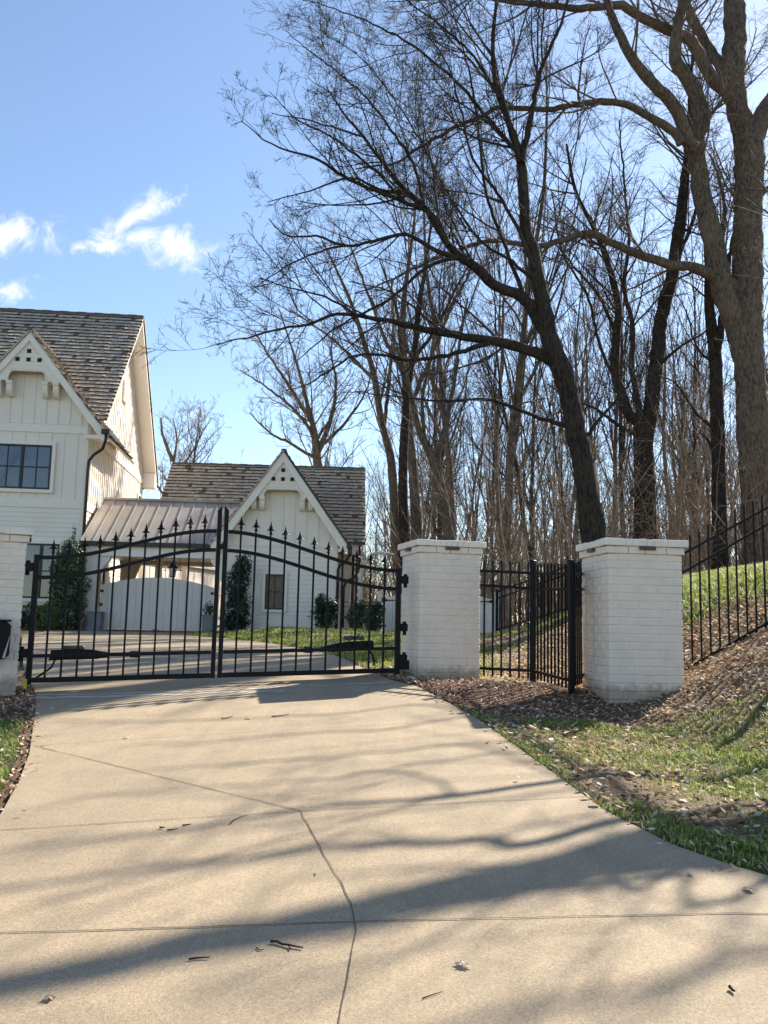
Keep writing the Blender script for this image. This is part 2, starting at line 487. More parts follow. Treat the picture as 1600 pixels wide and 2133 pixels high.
def build_ground():
    xs = np.concatenate([-np.geomspace(420, 15, 40), np.arange(-14.5, -4, .3), np.arange(-4, 7, .1), np.arange(7, 16, .3), np.geomspace(16.5, 420, 40)])
    ys = np.concatenate([-np.geomspace(60, 1, 12), np.arange(0, 3, .3), np.arange(3, 12, .1), np.arange(12, 30, .25), np.geomspace(31, 600, 40)])
    X, Y = np.meshgrid(xs, ys); Z = ground_z(X, Y)
    nx, ny = len(xs), len(ys)
    V = np.stack([X.ravel(), Y.ravel(), Z.ravel()], 1)
    i = np.arange(ny - 1)[:, None] * nx + np.arange(nx - 1)[None]
    Q = np.stack([i, i + 1, i + nx + 1, i + nx], -1).reshape(-1, 4)
    col = np.stack([grass_mask(X, Y).ravel(), mulch_mask(X, Y).ravel(), np.zeros(nx * ny)], 1)
    tag(raw_mesh('ground', V, Q, M['ground'], smooth=True, col=col), 'lawn and leaf covered bank rising on the right', None, kind='structure')


def build_driveway():
    ys = np.concatenate([np.arange(-6, 3, .4), np.arange(3, 12, .1), np.arange(12, 27.41, .2)])
    n = 40; V = []
    for y in ys:
        a, b = float(xl(y)), float(xr(y))
        xs = np.linspace(a, b, n)
        z = drive_z(xs, y)
        V.append(np.stack([np.r_[a, xs, b], np.full(n + 2, y), np.r_[z[0] - .2, z, z[-1] - .2]], 1))
    V = np.concatenate(V); w = n + 2
    i = np.arange(len(ys) - 1)[:, None] * w + np.arange(w - 1)[None]
    Q = np.stack([i, i + 1, i + w + 1, i + w], -1).reshape(-1, 4)
    d = raw_mesh('driveway', V, Q, M['concrete'], smooth=False)
    tag(d, 'tan exposed aggregate concrete driveway running up to the gate', None, kind='structure')

    def strip(name, pts, w, m, dz=.004, wob=.006, seed=1):
        rng = np.random.default_rng(seed); P = []
        for (a, b) in zip(pts[:-1], pts[1:]):
            k = max(2, int(np.hypot(b[0] - a[0], b[1] - a[1]) / .12))
            P += [(a[0] + (b[0] - a[0]) * t, a[1] + (b[1] - a[1]) * t) for t in np.linspace(0, 1, k, endpoint=False)]
        P.append(pts[-1]); P = np.array(P); T = np.gradient(P, axis=0); T /= np.linalg.norm(T, axis=1)[:, None]
        Nn = np.stack([-T[:, 1], T[:, 0]], 1); P = P + Nn * rng.normal(0, wob * .4, (len(P), 1))
        ww = w / 2 * (1 + rng.normal(0, .18, (len(P), 1)))
        A = P - Nn * ww; B = P + Nn * ww
        V = np.concatenate([np.c_[A, drive_z(A[:, 0], A[:, 1]) + dz], np.c_[B, drive_z(B[:, 0], B[:, 1]) + dz]])
        k = len(P); i = np.arange(k - 1)
        return raw_mesh(name, V, np.stack([i, i + 1, i + k + 1, i + k], 1), m, d)
    for k, (pts, w) in enumerate([([(-2.2, 3.57), (-.07, 3.68), (2.3, 3.74)], .0055), ([(-2.12, 4.84), (-.43, 5.14), (1.22, 5.36)], .0045),
                                  ([(-2.6, 6.88), (-.43, 5.14)], .006), ([(-.43, 5.14), (-.1, 3.85), (-.07, 3.6), (-.11, 2.9), (-.3, 0)], .0046),
                                  ([(-2.6, 6.88), (-1.48, 7.19), (.85, 7.7)], .0035), ([(-7.4, 18.5), (-2.3, 18.6)], .03), ([(-5.2, 13.0), (-.6, 13.4)], .02), ([(-8.8, 23.2), (-4.9, 23.2)], .03)]):
        strip('expansion_joint', pts, w, M['joint'], seed=k)
    strip('worn_strip', [(-3.62, 9.28), (-1.9, 9.46), (.1, 9.98)], .07, M['drain'], .0035, .06, 20)
    strip('worn_strip', [(-3.55, 9.12), (-2.2, 9.26), (-1.0, 9.42)], .10, M['drain'], .0025, .05, 21)


build_ground(); build_driveway()


def on_drive(px, py):
    d = FW + (px - 800) / F * RT - (py - 1066.5) / F * UP
    for t in np.arange(2, 60, .01):
        p = CAM + d * t
        if p[2] <= drive_z(p[0], p[1]): return p
    return p


# ------------------------------------------------------------------ brick pillars
def pillar(label, cx, cy, rz, zb, h, light_faces, seed, W=.80):
    t = thing('brick_pillar', label, 'pillar', (cx, cy, zb), rz, 'white brick pillars of the gateway')
    rnd = random.Random(seed); hw = W / 2; ch = .0835; g = .013
    m = MB(); top = h - .155; m.box(-hw + .0078, hw - .0078, -hw + .0078, hw - .0078, -.5, top)
    nc = int(top / ch) + 5; z = top
    for c in range(nc):
        z1 = z; z0 = z - ch + g; z -= ch
        nb = 3.75; L = W / nb; off = 0 if c % 2 else L / 2
        for side in range(4):
            # run of bricks along one face, laid round the corner
            xs = [-hw]; x = -hw + (L if off == 0 else L / 2)
            while x < hw - .05: xs.append(x); x += L
            xs.append(hw)
            for a, b in zip(xs[:-1], xs[1:]):
                j = lambda s=.0022: rnd.uniform(-s, s)
                a_, b_ = a + g / 2 + j(), b - g / 2 + j()
                if a == -hw: a_ = -hw + .002
                if b == hw: b_ = hw - .002
                pr = -hw + j(.0022); zz0, zz1 = z0 + j(), z1 + j()
                sub = MB(); sub.cbox(a_, b_, pr, -hw + .05, zz0, zz1, .0062)
                an = side * math.pi / 2; ca, sa = math.cos(an), math.sin(an)
                m.add([(p[0] * ca - p[1] * sa, p[0] * sa + p[1] * ca, p[2] + (rnd.random() - .5) * .001) for p in sub.v], sub.f)
    m.build('shaft', M['brick'], t)
    b = MB(); o = .022
    for side in range(4):
        xs = np.linspace(-hw - o, hw + o, 5) + np.array([0, .02, -.01, .015, 0])
        for a, c in zip(xs[:-1], xs[1:]):
            sub = MB(); sub.cbox(a + .003, c - .003, -hw - o + rnd.uniform(-.002, .002), -hw + .08, top + .002, top + .076, .004)
            an = side * math.pi / 2; ca, sa = math.cos(an), math.sin(an)
            b.add([(p[0] * ca - p[1] * sa, p[0] * sa + p[1] * ca, p[2]) for p in sub.v], sub.f)
    b.box(-hw + .01, hw - .01, -hw + .01, hw - .01, top, top + .078)
    b.build('corbel_band', M['brick'], t)
    cmb = MB(); o = .052
    xs = np.linspace(-hw - o, hw + o, 13)
    for side in range(4):
        for a, c in zip(xs[:-1], xs[1:]):
            sub = MB(); q = rnd.uniform(-.003, .003)
            sub.cbox(a + .0012, c - .0012, -hw - o + q, -hw + .14, top + .079, top + .152 + rnd.uniform(-.004, .004), .006)
            an = side * math.pi / 2; ca, sa = math.cos(an), math.sin(an)
            cmb.add([(p[0] * ca - p[1] * sa, p[0] * sa + p[1] * ca, p[2]) for p in sub.v], sub.f)
    cmb.box(-hw - o + .01, hw + o - .01, -hw - o + .01, hw + o - .01, top + .08, top + .149)
    cmb.build('cap', M['cap'], t)
    for fx in light_faces:
        l = MB()
        if fx == 'front': l.cbox(-.075, .095, -hw - .058, -hw - .02, top + .040, top + .0775, .004)
        if fx == 'left': l.cbox(-hw - .058, -hw - .02, -.085, .085, top + .040, top + .0775, .004)
        if fx == 'right': l.cbox(hw + .02, hw + .058, -.085, .085, top + .040, top + .0775, .004)
        l.build('cap_light', M['bronze'], t)
    return t


def corner_to_centre(x, y, th):  # near-left corner -> centre
    c, s = math.cos(th), math.sin(th); return x + .4 * c - .4 * s, y + .4 * s + .4 * c


TH1 = math.radians(14.5); TH2 = math.radians(7.0)
c1 = corner_to_centre(.445, 10.50, TH1); c1 = (c1[0] - .02, c1[1] - .02); c2 = corner_to_centre(2.33, 9.16, TH2)
pillar('white brick pillar that hinges the right gate leaf, middle one of the three', c1[0], c1[1], TH1, .86, 1.735, ('front', 'left'), 1, .765)
pillar('freestanding white brick pillar between the jogged fence and the bank fence', c2[0], c2[1], TH2, .78, 1.735, ('front', 'left'), 2)
TH0 = math.radians(24)
c0 = (-3.83 - .4 * math.cos(TH0) - .4 * math.sin(TH0), 9.52 - .4 * math.sin(TH0) + .4 * math.cos(TH0))
pillar('white brick pillar cut by the left picture edge with a black mailbox', c0[0], c0[1], TH0, .72, 1.80, ('front', 'right'), 3)

# mailbox on the left pillar
t = thing('mailbox', 'black wall mailbox mounted on the left brick pillar', 'mailbox', (c0[0], c0[1], .72), TH0)
m = MB(); y0 = -.402
m.prism([(.30, .46), (.30, .76), (.255, .80), (-.2, .80), (-.2, .40), (.12, .40), (.26, .42)], 1, y0 - .24, y0 - .012); m.build('box', M['iron'], t)
m = MB(); m.cbox(-.2, .30, y0 - .29, y0 - .01, .801, .82, .006); m.build('lid', M['iron'], t)
m = MB(); m.prism([(.262, .43), (.30, .68), (.235, .43)], 1, y0 - .246, y0 - .241); m.build('side_flap', M['paper'], t)
m = MB(); m.box(-.15, .2, y0 - .012, y0 - .003, .5, .72); m.build('back_plate', M['iron'], t)


# ------------------------------------------------------------------ iron driveway gate
GA = np.array([-3.74, 9.60]); GB = np.array([.19, 10.56]); GD = GB - GA; GL = float(np.hypot(*GD)); GANG = math.atan2(GD[1], GD[0])


def finial_mb(m, x, z):
    m.lathe([(.010, 0), (.010, .03), (.021, .045), (.012, .06), (.012, .075)], (x, 0, z), 8)
    # four outward leaf lobes
    for k in range(4):
        a = k * math.pi / 2 + math.pi / 4 * 0
        dx, dy = math.cos(a), math.sin(a); sx, sy = -dy * .010, dx * .010
        P = [(.004, .070), (.020, .080), (.036, .082), (.045, .072)]
        V = []
        for r, h in P:
            wv = 1.0 if r < .03 else .5
            V += [(x + dx * r + sx * wv, dy * r + sy * wv, z + h), (x + dx * r - sx * wv, dy * r - sy * wv, z + h), (x + dx * r, dy * r, z + h + .022 * wv)]
        fs = []
        for i in range(3):
            b = i * 3
            fs += [(b, b + 3, b + 4, b + 1), (b + 1, b + 4, b + 5, b + 2), (b + 2, b + 5, b + 3, b)]
        m.add(V, fs)
    m.lathe([(.010, .08), (.021, .105), (.018, .125), (.008, .145), (.009, .152), (.001, .185)], (x, 0, z), 8)


def gate_leaf(label, t0, t1, mirror):
    """leaf along the gate line from parameter t0 to t1 (0 = left hinge, 1 = right hinge)"""
    o = thing('gate_leaf', label, 'gate', (GA[0] + GD[0] * t0, GA[1] + GD[1] * t0, 0), GANG, 'leaves of the black iron driveway gate')
    L = GL * (t1 - t0); I = M['iron']
    zb = lambda x: .905 + .145 * (t0 + x / GL)        # bottom rail centre follows the drive
    zside, zc = 2.215, 2.59
    def ztop(x):
        q = x / L if not mirror else 1 - x / L
        return zside + (zc - zside) * (0.5 - 0.5 * math.cos(math.pi * q ** 1.05))
    pw = .05
    hinge_x, mid_x = (0, L) if not mirror else (L, 0)
    m = MB(); m.box(hinge_x - .028, hinge_x + .028, -.028, .028, zb(hinge_x) - .045, 2.245); m.build('hinge_post', I, o)
    m = MB(); s_ = .024
    m.hexa([(mid_x - s_, -s_, zb(mid_x) - .03), (mid_x + s_, -s_, zb(mid_x) - .03), (mid_x + s_, s_, zb(mid_x) - .03), (mid_x - s_, s_, zb(mid_x) - .03),
            (mid_x - s_, -s_, 2.83 + (.05 if mirror else 0)), (mid_x + s_, -s_, 2.83 + (0 if mirror else .05)), (mid_x + s_, s_, 2.83 + (0 if mirror else .05)), (mid_x - s_, s_, 2.83 + (.05 if mirror else 0))])
    m.build('meeting_post', I, o)
    for nm, f, hh in (('top_rail', ztop, .020), ('arched_rail', lambda x: ztop(x) - .215, .020)):
        m = MB(); xs = np.linspace(.028, L - .028, 40)
        for a, b in zip(xs[:-1], xs[1:]):
            m.hexa([(a, -.02, f(a) - hh), (b, -.02, f(b) - hh), (b, .02, f(b) - hh), (a, .02, f(a) - hh), (a, -.02, f(a) + hh), (b, -.02, f(b) + hh), (b, .02, f(b) + hh), (a, .02, f(a) + hh)])
        m.build(nm, I, o)
    for nm, dz, hh in (('bottom_rail', 0, .027), ('lower_rail', .255, .019)):
        m = MB(); a, b = .028, L - .028
        m.hexa([(a, -.022, zb(a) + dz - hh), (b, -.022, zb(b) + dz - hh), (b, .022, zb(b) + dz - hh), (a, .022, zb(a) + dz - hh),
                (a, -.022, zb(a) + dz + hh), (b, -.022, zb(b) + dz + hh), (b, .022, zb(b) + dz + hh), (a, .022, zb(a) + dz + hh)])
        m.build(nm, I, o)
    for k in range(1, 12):
        x = L * k / 12
        m = MB(); m.box(x - .0105, x + .0105, -.0105, .0105, zb(x), ztop(x) + .02); p = m.build('picket', I, o)
        m = MB(); finial_mb(m, x, ztop(x) + .012); m.build('finial', I, p, smooth=True)
    sgn = -1 if not mirror else 1
    for hz in (2.11, 1.55, 1.19):
        m = MB(); x = hinge_x + sgn * .055
        m.cbox(min(hinge_x + sgn * .028, x + sgn * .06), max(hinge_x + sgn * .028, x + sgn * .06), -.04, .03, hz - .045, hz + .045, .006)
        m.tube([(x + sgn * .035, .02, hz - .09), (x + sgn * .035, .02, hz + .07)], .022, 10)
        if hz < 1.3: m.cbox(x - .035, x + .055 * sgn + .03, -.05, .02, hz - .13, hz - .02, .006)
        m.build('hinge', I, o)
    return o


gate_leaf('left leaf of the black iron gate, rising from the mailbox pillar', 0.0, .4755, False)
gate_leaf('right leaf of the black iron gate, falling to the middle pillar', .4945, 1.0, True)


def gate_opener(label, tA, tB, zA, zB, flip):
    """swing arm opener bolted behind a leaf; tA hinge-side, tB arm tip"""
    o = thing('gate_opener', label, 'gate opener', (GA[0] + GD[0] * tA, GA[1] + GD[1] * tA, zA), GANG, 'gate opener arms')
    L = (tB - tA) * GL; s = 1 if L > 0 else -1; L = abs(L); dz = zB - zA
    m = MB()
    P = [(.0, -.055), (.50, -.045), (.62, -.025), (.62, .022), (.44, .055), (.30, .062), (.02, .055)]
    m.prism([(s * a, b + dz * a / L) for a, b in P][::(1 if s > 0 else -1)], 1, .045, .15); m.build('housing', M['iron'], o)
    m = MB(); m.cbox(min(s * .12, s * .36), max(s * .12, s * .36), .06, .14, .058, .105, .012); m.build('release_cover', M['bronze'], o)
    m = MB(); m.tube([(s * .6, .1, dz * .6 / L), (s * L, .1, dz)], .021, 10)
    m.cbox(s * L - .05, s * L + .05, .03, .125, dz - .035, dz + .035, .006); m.build('arm', M['iron'], o)
    m = MB(); m.tube([(s * .06, .1, -.05), (s * .03, .12, -.13), (-s * .06, .15, -.2), (-s * .16, .16, -.27)] if not flip else [(s * .06, .1, -.05), (s * .0, .12, -.12), (-s * .02, .12, -.24)], .012, 6)
    m.build('cable', M['iron'], o)


gate_opener('gate opener arm low on the left leaf of the iron gate', .045, .265, 1.17, 1.19, False)
gate_opener('gate opener arm low on the right leaf of the iron gate', .935, .742, 1.335, 1.27, True)


# ------------------------------------------------------------------ iron fences
def fence(label, P0, P1, zt0, zt1, z20, z21, zb0, zb1, n, posts=(), ext_top=.185, ext_bot=.09, post_top=.25, post_bot=.3, skip=(), pw=.026):
    P0 = np.array(P0, float); P1 = np.array(P1, float); D = P1 - P0; L = float(np.hypot(*D)); ang = math.atan2(D[1], D[0])
    o = thing('iron_fence', label, 'fence', (P0[0], P0[1], 0), ang, 'black iron fence panels'); I = M['iron']
    lin = lambda a, b, x: a + (b - a) * x / L
    for nm, (a, b) in (('top_rail', (zt0, zt1)), ('second_rail', (z20, z21)), ('bottom_rail', (zb0, zb1))):
        m = MB(); h = .016
        m.hexa([(0, -.016, a - h), (L, -.016, b - h), (L, .016, b - h), (0, .016, a - h), (0, -.016, a + h), (L, -.016, b + h), (L, .016, b + h), (0, .016, a + h)]); m.build(nm, I, o)
    for k in range(n):
        x = L * (k + .5) / n; z1 = lin(zt0, zt1, x) + ext_top; z0 = lin(zb0, zb1, x) - ext_bot; w = .0085
        m = MB(); m.box(x - w, x + w, -w, w, z0, z1 - .012)
        m.add([(x - w, -w, z1 - .012), (x + w, -w, z1 - .012), (x + w, w, z1 - .012), (x - w, w, z1 - .012), (x, 0, z1 + .012)], [(0, 1, 4), (1, 2, 4), (2, 3, 4), (3, 0, 4)])
        m.build('picket', I, o)
    for x in posts:
        m = MB(); zt = lin(zt0, zt1, x) + post_top; zb = lin(zb0, zb1, x) - post_bot
        m.box(x - pw, x + pw, -pw, pw, zb, zt); m.cbox(x - pw - .006, x + pw + .006, -pw - .006, pw + .006, zt + .001, zt + .02, .004); m.build('post', I, o)
    return o


def pz(px, py, Y): return float(at(px, py, Y)[2])


FA = at(1000, 1300, 10.72); FB = at(1110, 1300, 10.25); FC = at(1190, 1300, 9.5)
fence('short iron fence panel joining the middle pillar to its corner post', FA[:2], FB[:2], pz(1000, 1189, 10.72), pz(1110, 1194, 10.25), pz(1000, 1219, 10.72), pz(1110, 1226, 10.25),
      pz(1000, 1392, 10.72), pz(1110, 1397, 10.25), 6, posts=(float(np.hypot(*(FB - FA)[:2])),), post_top=.13, ext_top=.14)
fence('densely barred iron fence panel jogging forward to the freestanding pillar', FB[:2], FC[:2], pz(1110, 1195, 10.25), pz(1188, 1195, 9.5), pz(1110, 1227, 10.25), pz(1188, 1227, 9.5),
      pz(1110, 1397, 10.25), pz(1188, 1418, 9.5), 11, posts=(float(np.hypot(*(FC - FB)[:2])),), post_top=.13, ext_top=.11)
fence('stub of iron fence with beige lit rails against the freestanding pillar', (FC[0] + .035, FC[1] + .02), (2.225, 9.93), pz(1195, 1195, 9.5), pz(1210, 1195, 9.9), pz(1195, 1227, 9.5), pz(1210, 1227, 9.9),
      pz(1195, 1412, 9.5), pz(1210, 1406, 9.9), 4, ext_top=.11)
Y9 = 9.95
A0 = at(1412, 1300, Y9); A1 = at(1760, 1300, Y9)
def ln(py0, py1, x): return py0 + (py1 - py0) * (x - 1421.8) / (1600 - 1421.8)
fence('iron fence climbing the leafy bank at the right edge', A0[:2], A1[:2], *[pz(x, ln(a, b, x), Y9) for a, b in ((1156, 1061.7), (1194, 1096), (1396.6, 1297.4)) for x in (1412, 1760)], 18,
      posts=(float(A1[0] - A0[0]),), ext_top=.17, ext_bot=.09)
# far fence climbing the wood edge
W0 = at(1035, 1300, 23.0); W1 = at(1215, 1300, 20.5)
gA = float(ground_z(W0[0], W0[1])); gB = float(ground_z(W1[0], W1[1]))
fence('distant iron fence climbing the bank at the foot of the woods', W0[:2], W1[:2], gA + 1.1, gB + 1.1, gA + .92, gB + .92, gA + .12, gB + .12, 15,
      posts=(0.0, 1.7, 3.2), post_top=.05, ext_top=.03)

# ------------------------------------------------------------------ houses
def lap_y(m, x0, x1, y, z0, z1, e=.14, topf=None):
    z = z0
    while z < z1 - .01:
        zt = min(z + e, z1)
        m.hexa([(x0, y - .026, z), (x1, y - .026, z), (x1, y + .01, z), (x0, y + .01, z), (x0, y - .006, zt), (x1, y - .006, zt), (x1, y + .01, zt), (x0, y + .01, zt)])
        z += e


def lap_x(m, y0, y1, x, z0, z1, e=.14):
    z = z0
    while z < z1 - .01:
        zt = min(z + e, z1)
        m.hexa([(x - .01, y0, z), (x + .026, y0, z), (x + .026, y1, z), (x - .01, y1, z), (x - .01, y0, zt), (x + .006, y0, zt), (x + .006, y1, zt), (x - .01, y1, zt)])
        z += e


def battens_y(m, x0, x1, y, z0, topf, sp=.33, w=.045):
    k = int((x1 - x0) / sp)
    for i in range(1, k + 1):
        x = x0 + (x1 - x0) * (i - .5) / k
        zt = min(topf(x - w), topf(x + w))
        if zt > z0 + .05: m.box(x - w / 2, x + w / 2, y - .024, y + .005, z0, zt)


def battens_x(m, y0, y1, x, z0, topf, sp=.33, w=.045):
    k = int((y1 - y0) / sp)
    for i in range(1, k + 1):
        y = y0 + (y1 - y0) * (i - .5) / k
        zt = min(topf(y - w), topf(y + w))
        if zt > z0 + .05: m.box(x - .005, x + .026, y - w / 2, y + w / 2, z0, zt)


def shakes(m, E0, E1, Rg0, expo, seed, clip=None):
    """cedar shakes over a roof plane: eave E0->E1, ridge above E0 at Rg0"""
    rnd = random.Random(seed)
    E0, E1, R_ = Vector(E0), Vector(E1), Vector(Rg0)
    A = (E1 - E0); La = A.length; A.normalize(); S = (R_ - E0); Ls = S.length; S.normalize(); Nn = A.cross(S)
    if Nn.z < 0: Nn = -Nn
    n = int(Ls / expo)
    for i in range(n + 1):
        s0 = i * expo - .05; a = -.02
        off = rnd.uniform(-.006, .006)
        while a < La:
            w = rnd.uniform(.09, .24); a1 = min(a + w, La + .02)
            th = rnd.uniform(.20, .29) * expo ** .5 * .5 + .010; sj = s0 + off + rnd.uniform(-.014, .014); s1 = min(s0 + expo * 1.3, Ls + .02)
            if clip and clip(E0 + A * ((a + a1) / 2) + S * s0): a = a1; continue
            g = rnd.uniform(.84, 1.12); wm = rnd.uniform(-.02, .02)
            base = (.62 * g, (.515 + wm * .3) * g, (.40 + wm) * g)
            if rnd.random() < .04: base = (.21 * g, .165 * g, .125 * g)
            m.col = base
            P = lambda aa, ss, nn: E0 + A * aa + S * ss + Nn * nn
            m.hexa([P(a, sj, -.01), P(a1 - .006, sj, -.01), P(a1 - .006, s1, -.012), P(a, s1, -.012),
                    P(a, sj, th), P(a1 - .006, sj + rnd.uniform(-.004, .004), th * rnd.uniform(.9, 1.05)), P(a1 - .006, s1, .004), P(a, s1, .004)])
            e_ = .0035; m.col = (.075, .06, .048)  # dark end grain quad, also painting in the shadow line of each course
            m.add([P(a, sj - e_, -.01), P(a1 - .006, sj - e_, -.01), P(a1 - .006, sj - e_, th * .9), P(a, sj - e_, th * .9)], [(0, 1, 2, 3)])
            a = a1
    m.col = (1, 1, 1)


def deck(m, E0, E1, Rg1, Rg0, th):
    P = [Vector(p) for p in (E0, E1, Rg1, Rg0)]
    n = (P[1] - P[0]).cross(P[3] - P[0]).normalized()
    if n.z < 0: n = -n
    m.hexa([p - n * th for p in P] + [p - n * .012 for p in P])


def window_y(parent, x0, x1, z0, z1, y, sashes=2, cols=2, rows=2, glass='glass', fw=.055, trim=.11):
    m = MB(); f = fw
    m.box(x0, x1, y - .05, y + .05, z0, z0 + f); m.box(x0, x1, y - .05, y + .05, z1 - f, z1)
    m.box(x0, x0 + f, y - .05, y + .05, z0 + f + .001, z1 - f - .001); m.box(x1 - f, x1, y - .05, y + .05, z0 + f + .001, z1 - f - .001)
    W = (x1 - x0) / sashes
    for k in range(1, sashes):
        x = x0 + W * k; m.box(x - f * .8, x + f * .8, y - .052, y + .05, z0 + f + .001, z1 - f - .001)
    mw = .014
    for k in range(sashes):
        for c in range(1, cols):
            x = x0 + W * k + W * c / cols; m.box(x - mw, x + mw, y - .03, y + .012, z0 + f + .001, z1 - f - .001)
    for r in range(1, rows):
        z = z0 + (z1 - z0) * r / rows; m.box(x0 + f + .001, x1 - f - .001, y - .034, y + .012, z - mw * 1.3, z + mw * 1.3)
    w = m.build('window', M['sash'], parent)
    g = MB(); g.box(x0 + f * .5, x1 - f * .5, y - .004, y + .01, z0 + f * .5, z1 - f * .5); g.build('pane', M[glass], w)
    if trim:
        t = MB(); a = trim
        t.box(x0 - a, x1 + a, y - .04, y + .04, z1 + .002, z1 + a); t.box(x0 - a, x1 + a, y - .045, y + .04, z0 - a, z0 - .002)
        t.box(x0 - a, x0 - .002, y - .04, y + .04, z0, z1); t.box(x1 + .002, x1 + a, y - .04, y + .04, z0, z1); t.build('trim', M['trim'], w)
    return w


def window_x(parent, y0, y1, z0, z1, x, glass='glass', f=.06, trim=.1):
    m = MB()
    m.box(x - .04, x + .05, y0, y1, z0, z0 + f); m.box(x - .04, x + .05, y0, y1, z1 - f, z1)
    m.box(x - .04, x + .05, y0, y0 + f, z0 + f + .001, z1 - f - .001); m.box(x - .04, x + .05, y1 - f, y1, z0 + f + .001, z1 - f - .001)
    zm = (z0 + z1) / 2; m.box(x - .02, x + .035, y0 + f + .001, y1 - f - .001, zm - .02, zm + .02)
    w = m.build('window', M['sash'], parent)
    g = MB(); g.box(x - .01, x + .012, y0 + f * .5, y1 - f * .5, z0 + f * .5, z1 - f * .5); g.build('pane', M[glass], w)
    t = MB(); a = trim
    t.box(x - .02, x + .042, y0 - a, y1 + a, z1 + .002, z1 + a); t.box(x - .02, x + .045, y0 - a, y1 + a, z0 - a, z0 - .002)
    t.box(x - .02, x + .042, y0 - a, y0 - .002, z0, z1); t.box(x - .02, x + .042, y1 + .002, y1 + a, z0, z1); t.build('trim', M['trim'], w)


def gable_front(parent, c, apex, slope, half, v, vwall, pbot, parch, pw, aw, holes, hs, brk, bh, bw=.17):
    """bargeboards, gable panel with arch, dark blocks painted as square holes, and brackets"""
    hg = lambda u: apex - slope * abs(u - c)
    d = .29 * slope / 1.256
    m = MB()
    for s in (-1, 1):
        poly = [(c, apex - .03), (c + s * half, hg(c + half) - .03), (c + s * half, hg(c + half) - .20), (c + s * (half - .16), hg(c + half) - .20), (c, apex - .03 - d)]
        m.prism(poly if s < 0 else poly[::-1], 1, v - .03 - .001 * s, v + .03)
    m.build('bargeboard', M['trim'], parent)
    m = MB()
    for s in (-1, 1):
        poly = [(c, apex + .085), (c + s * (half + .03), hg(c + half) + .06), (c + s * (half + .03), hg(c + half) - .03), (c, apex - .03)]
        m.prism(poly if s < 0 else poly[::-1], 1, v - .055 - .001 * s, v + .05)
    m.build('drip_edge', M['gutter'], parent)
    off = d - .03
    ht = lambda u: hg(u) - off
    a = aw; pts = [(c - pw, pbot), (c - a, pbot)]
    for k in range(9):
        an = math.pi / 2 * k / 8; pts.append((c - a + .20 * (1 - math.cos(an)) * .9, pbot + (parch - pbot) * math.sin(an)))
    pts += [(2 * c - x, z) for x, z in pts[::-1]]
    xe = pw
    tops = [(c + xe, max(ht(c + xe), pbot + .02)), (c, ht(c)), (c - xe, max(ht(c - xe), pbot + .02))]
    m = MB(); m.prism(pts + tops, 1, v + .035, v + .09)
    z = parch + .06
    while z < apex - .4:
        wv = (apex - off - z) / slope
        if wv > .08: m.box(c - wv + .02, c + wv - .02, v + .026, v + .036, z, z + .012)
        z += .135
    p = m.build('gable_panel', M['siding'], parent)
    m = MB(); tp = pts[1:-1]
    m.tube([(x, v + .02, zz + .018) for x, zz in tp], .026, 6); m.tube([(x, v + .03, zz + .075) for x, zz in tp], .014, 6)
    m.build('arch_moulding', M['trim'], p)
    for (hx, hz) in holes:
        m = MB(); m.box(c + hx - hs / 2, c + hx + hs / 2, v + .015, v + .085, hz - hs / 2, hz + hs / 2); m.build('vent_hole', M['void'], p)  # solid dark block in place of a shaded opening
    for bx in brk:
        x = c + bx; m = MB()
        prof_ = [(v + .02, pbot - .005), (v + .02, pbot - .10), (v + .05, pbot - .12)] + [(v + .06 + (vwall - v - .06) * (1 - math.cos(t)) * .75, pbot - .12 - (bh - .12) * math.sin(t)) for t in np.linspace(.1, math.pi / 2, 7)] + [(vwall, pbot - bh), (vwall, pbot - .005)]
        m.prism(prof_, 0, x - bw / 2, x + bw / 2); m.cbox(x - bw / 2 - .015, x + bw / 2 + .015, v + .0, vwall, pbot - .06, pbot - .004, .004)
        m.build('bracket', M['trim'], parent)


# --- big two storey house on the left
HS = thing('house', 'tall white two storey house with a steep shake roof on the left', 'house', (-9.56, 28.0, 1.25), math.radians(5.5))
c, apex, slope, half = -1.9, 9.42, 1.256, 2.60
hgw = lambda u: apex - slope * abs(u - c) - .16
m = MB()
m.prism([(-12, -.6), (0, -.6), (0, 6.5), (-12, 6.5)], 1, .0, 10.4)
m.prism([(0.01, 6.5), (10.39, 6.5), (5.2, 11.65)], 0, -11.9, -.001)
m.prism([(-3.8, 6.51), (0, 6.51), (0, hgw(0)), (c, hgw(c)), (-3.8, hgw(-3.8))], 1, .001, 1.5)
m.build('wall', M['siding'], HS)
m = MB(); lap_y(m, -12, -.02, -.001, -.1, 3.80, .15); m.box(-.11, -.001, -.035, .01, -.1, 6.5); m.build('lap_siding', M['siding'], HS)
m = MB(); lap_x(m, .13, 10.4, .001, -.1, 3.80, .15); m.box(0, .038, -.035, .12, -.1, 6.2); m.build('side_lap_siding', M['siding'], HS)
m = MB(); battens_y(m, -3.8, -.11, -.001, 4.10, lambda u: 6.22, .37); battens_y(m, -3.8, -.05, -.001, 6.5, hgw, .37); battens_y(m, -12, -3.8, -.001, 4.1, lambda u: 6.22, .37)
m.build('board_and_batten', M['siding'], HS)
sg = lambda v: 6.5 + min(v, 10.4 - v) * .985
m = MB(); battens_x(m, .12, 10.4, .001, 4.10, lambda v: 6.2, .31); battens_x(m, .05, 10.35, .001, 6.48, sg, .31); m.build('side_board_and_batten', M['siding'], HS)
m = MB(); m.box(-12, -.002, -.042, .01, 3.81, 4.09); m.box(-12, -.002, -.042, .01, 6.23, 6.49); m.build('belt_trim', M['trim'], HS)
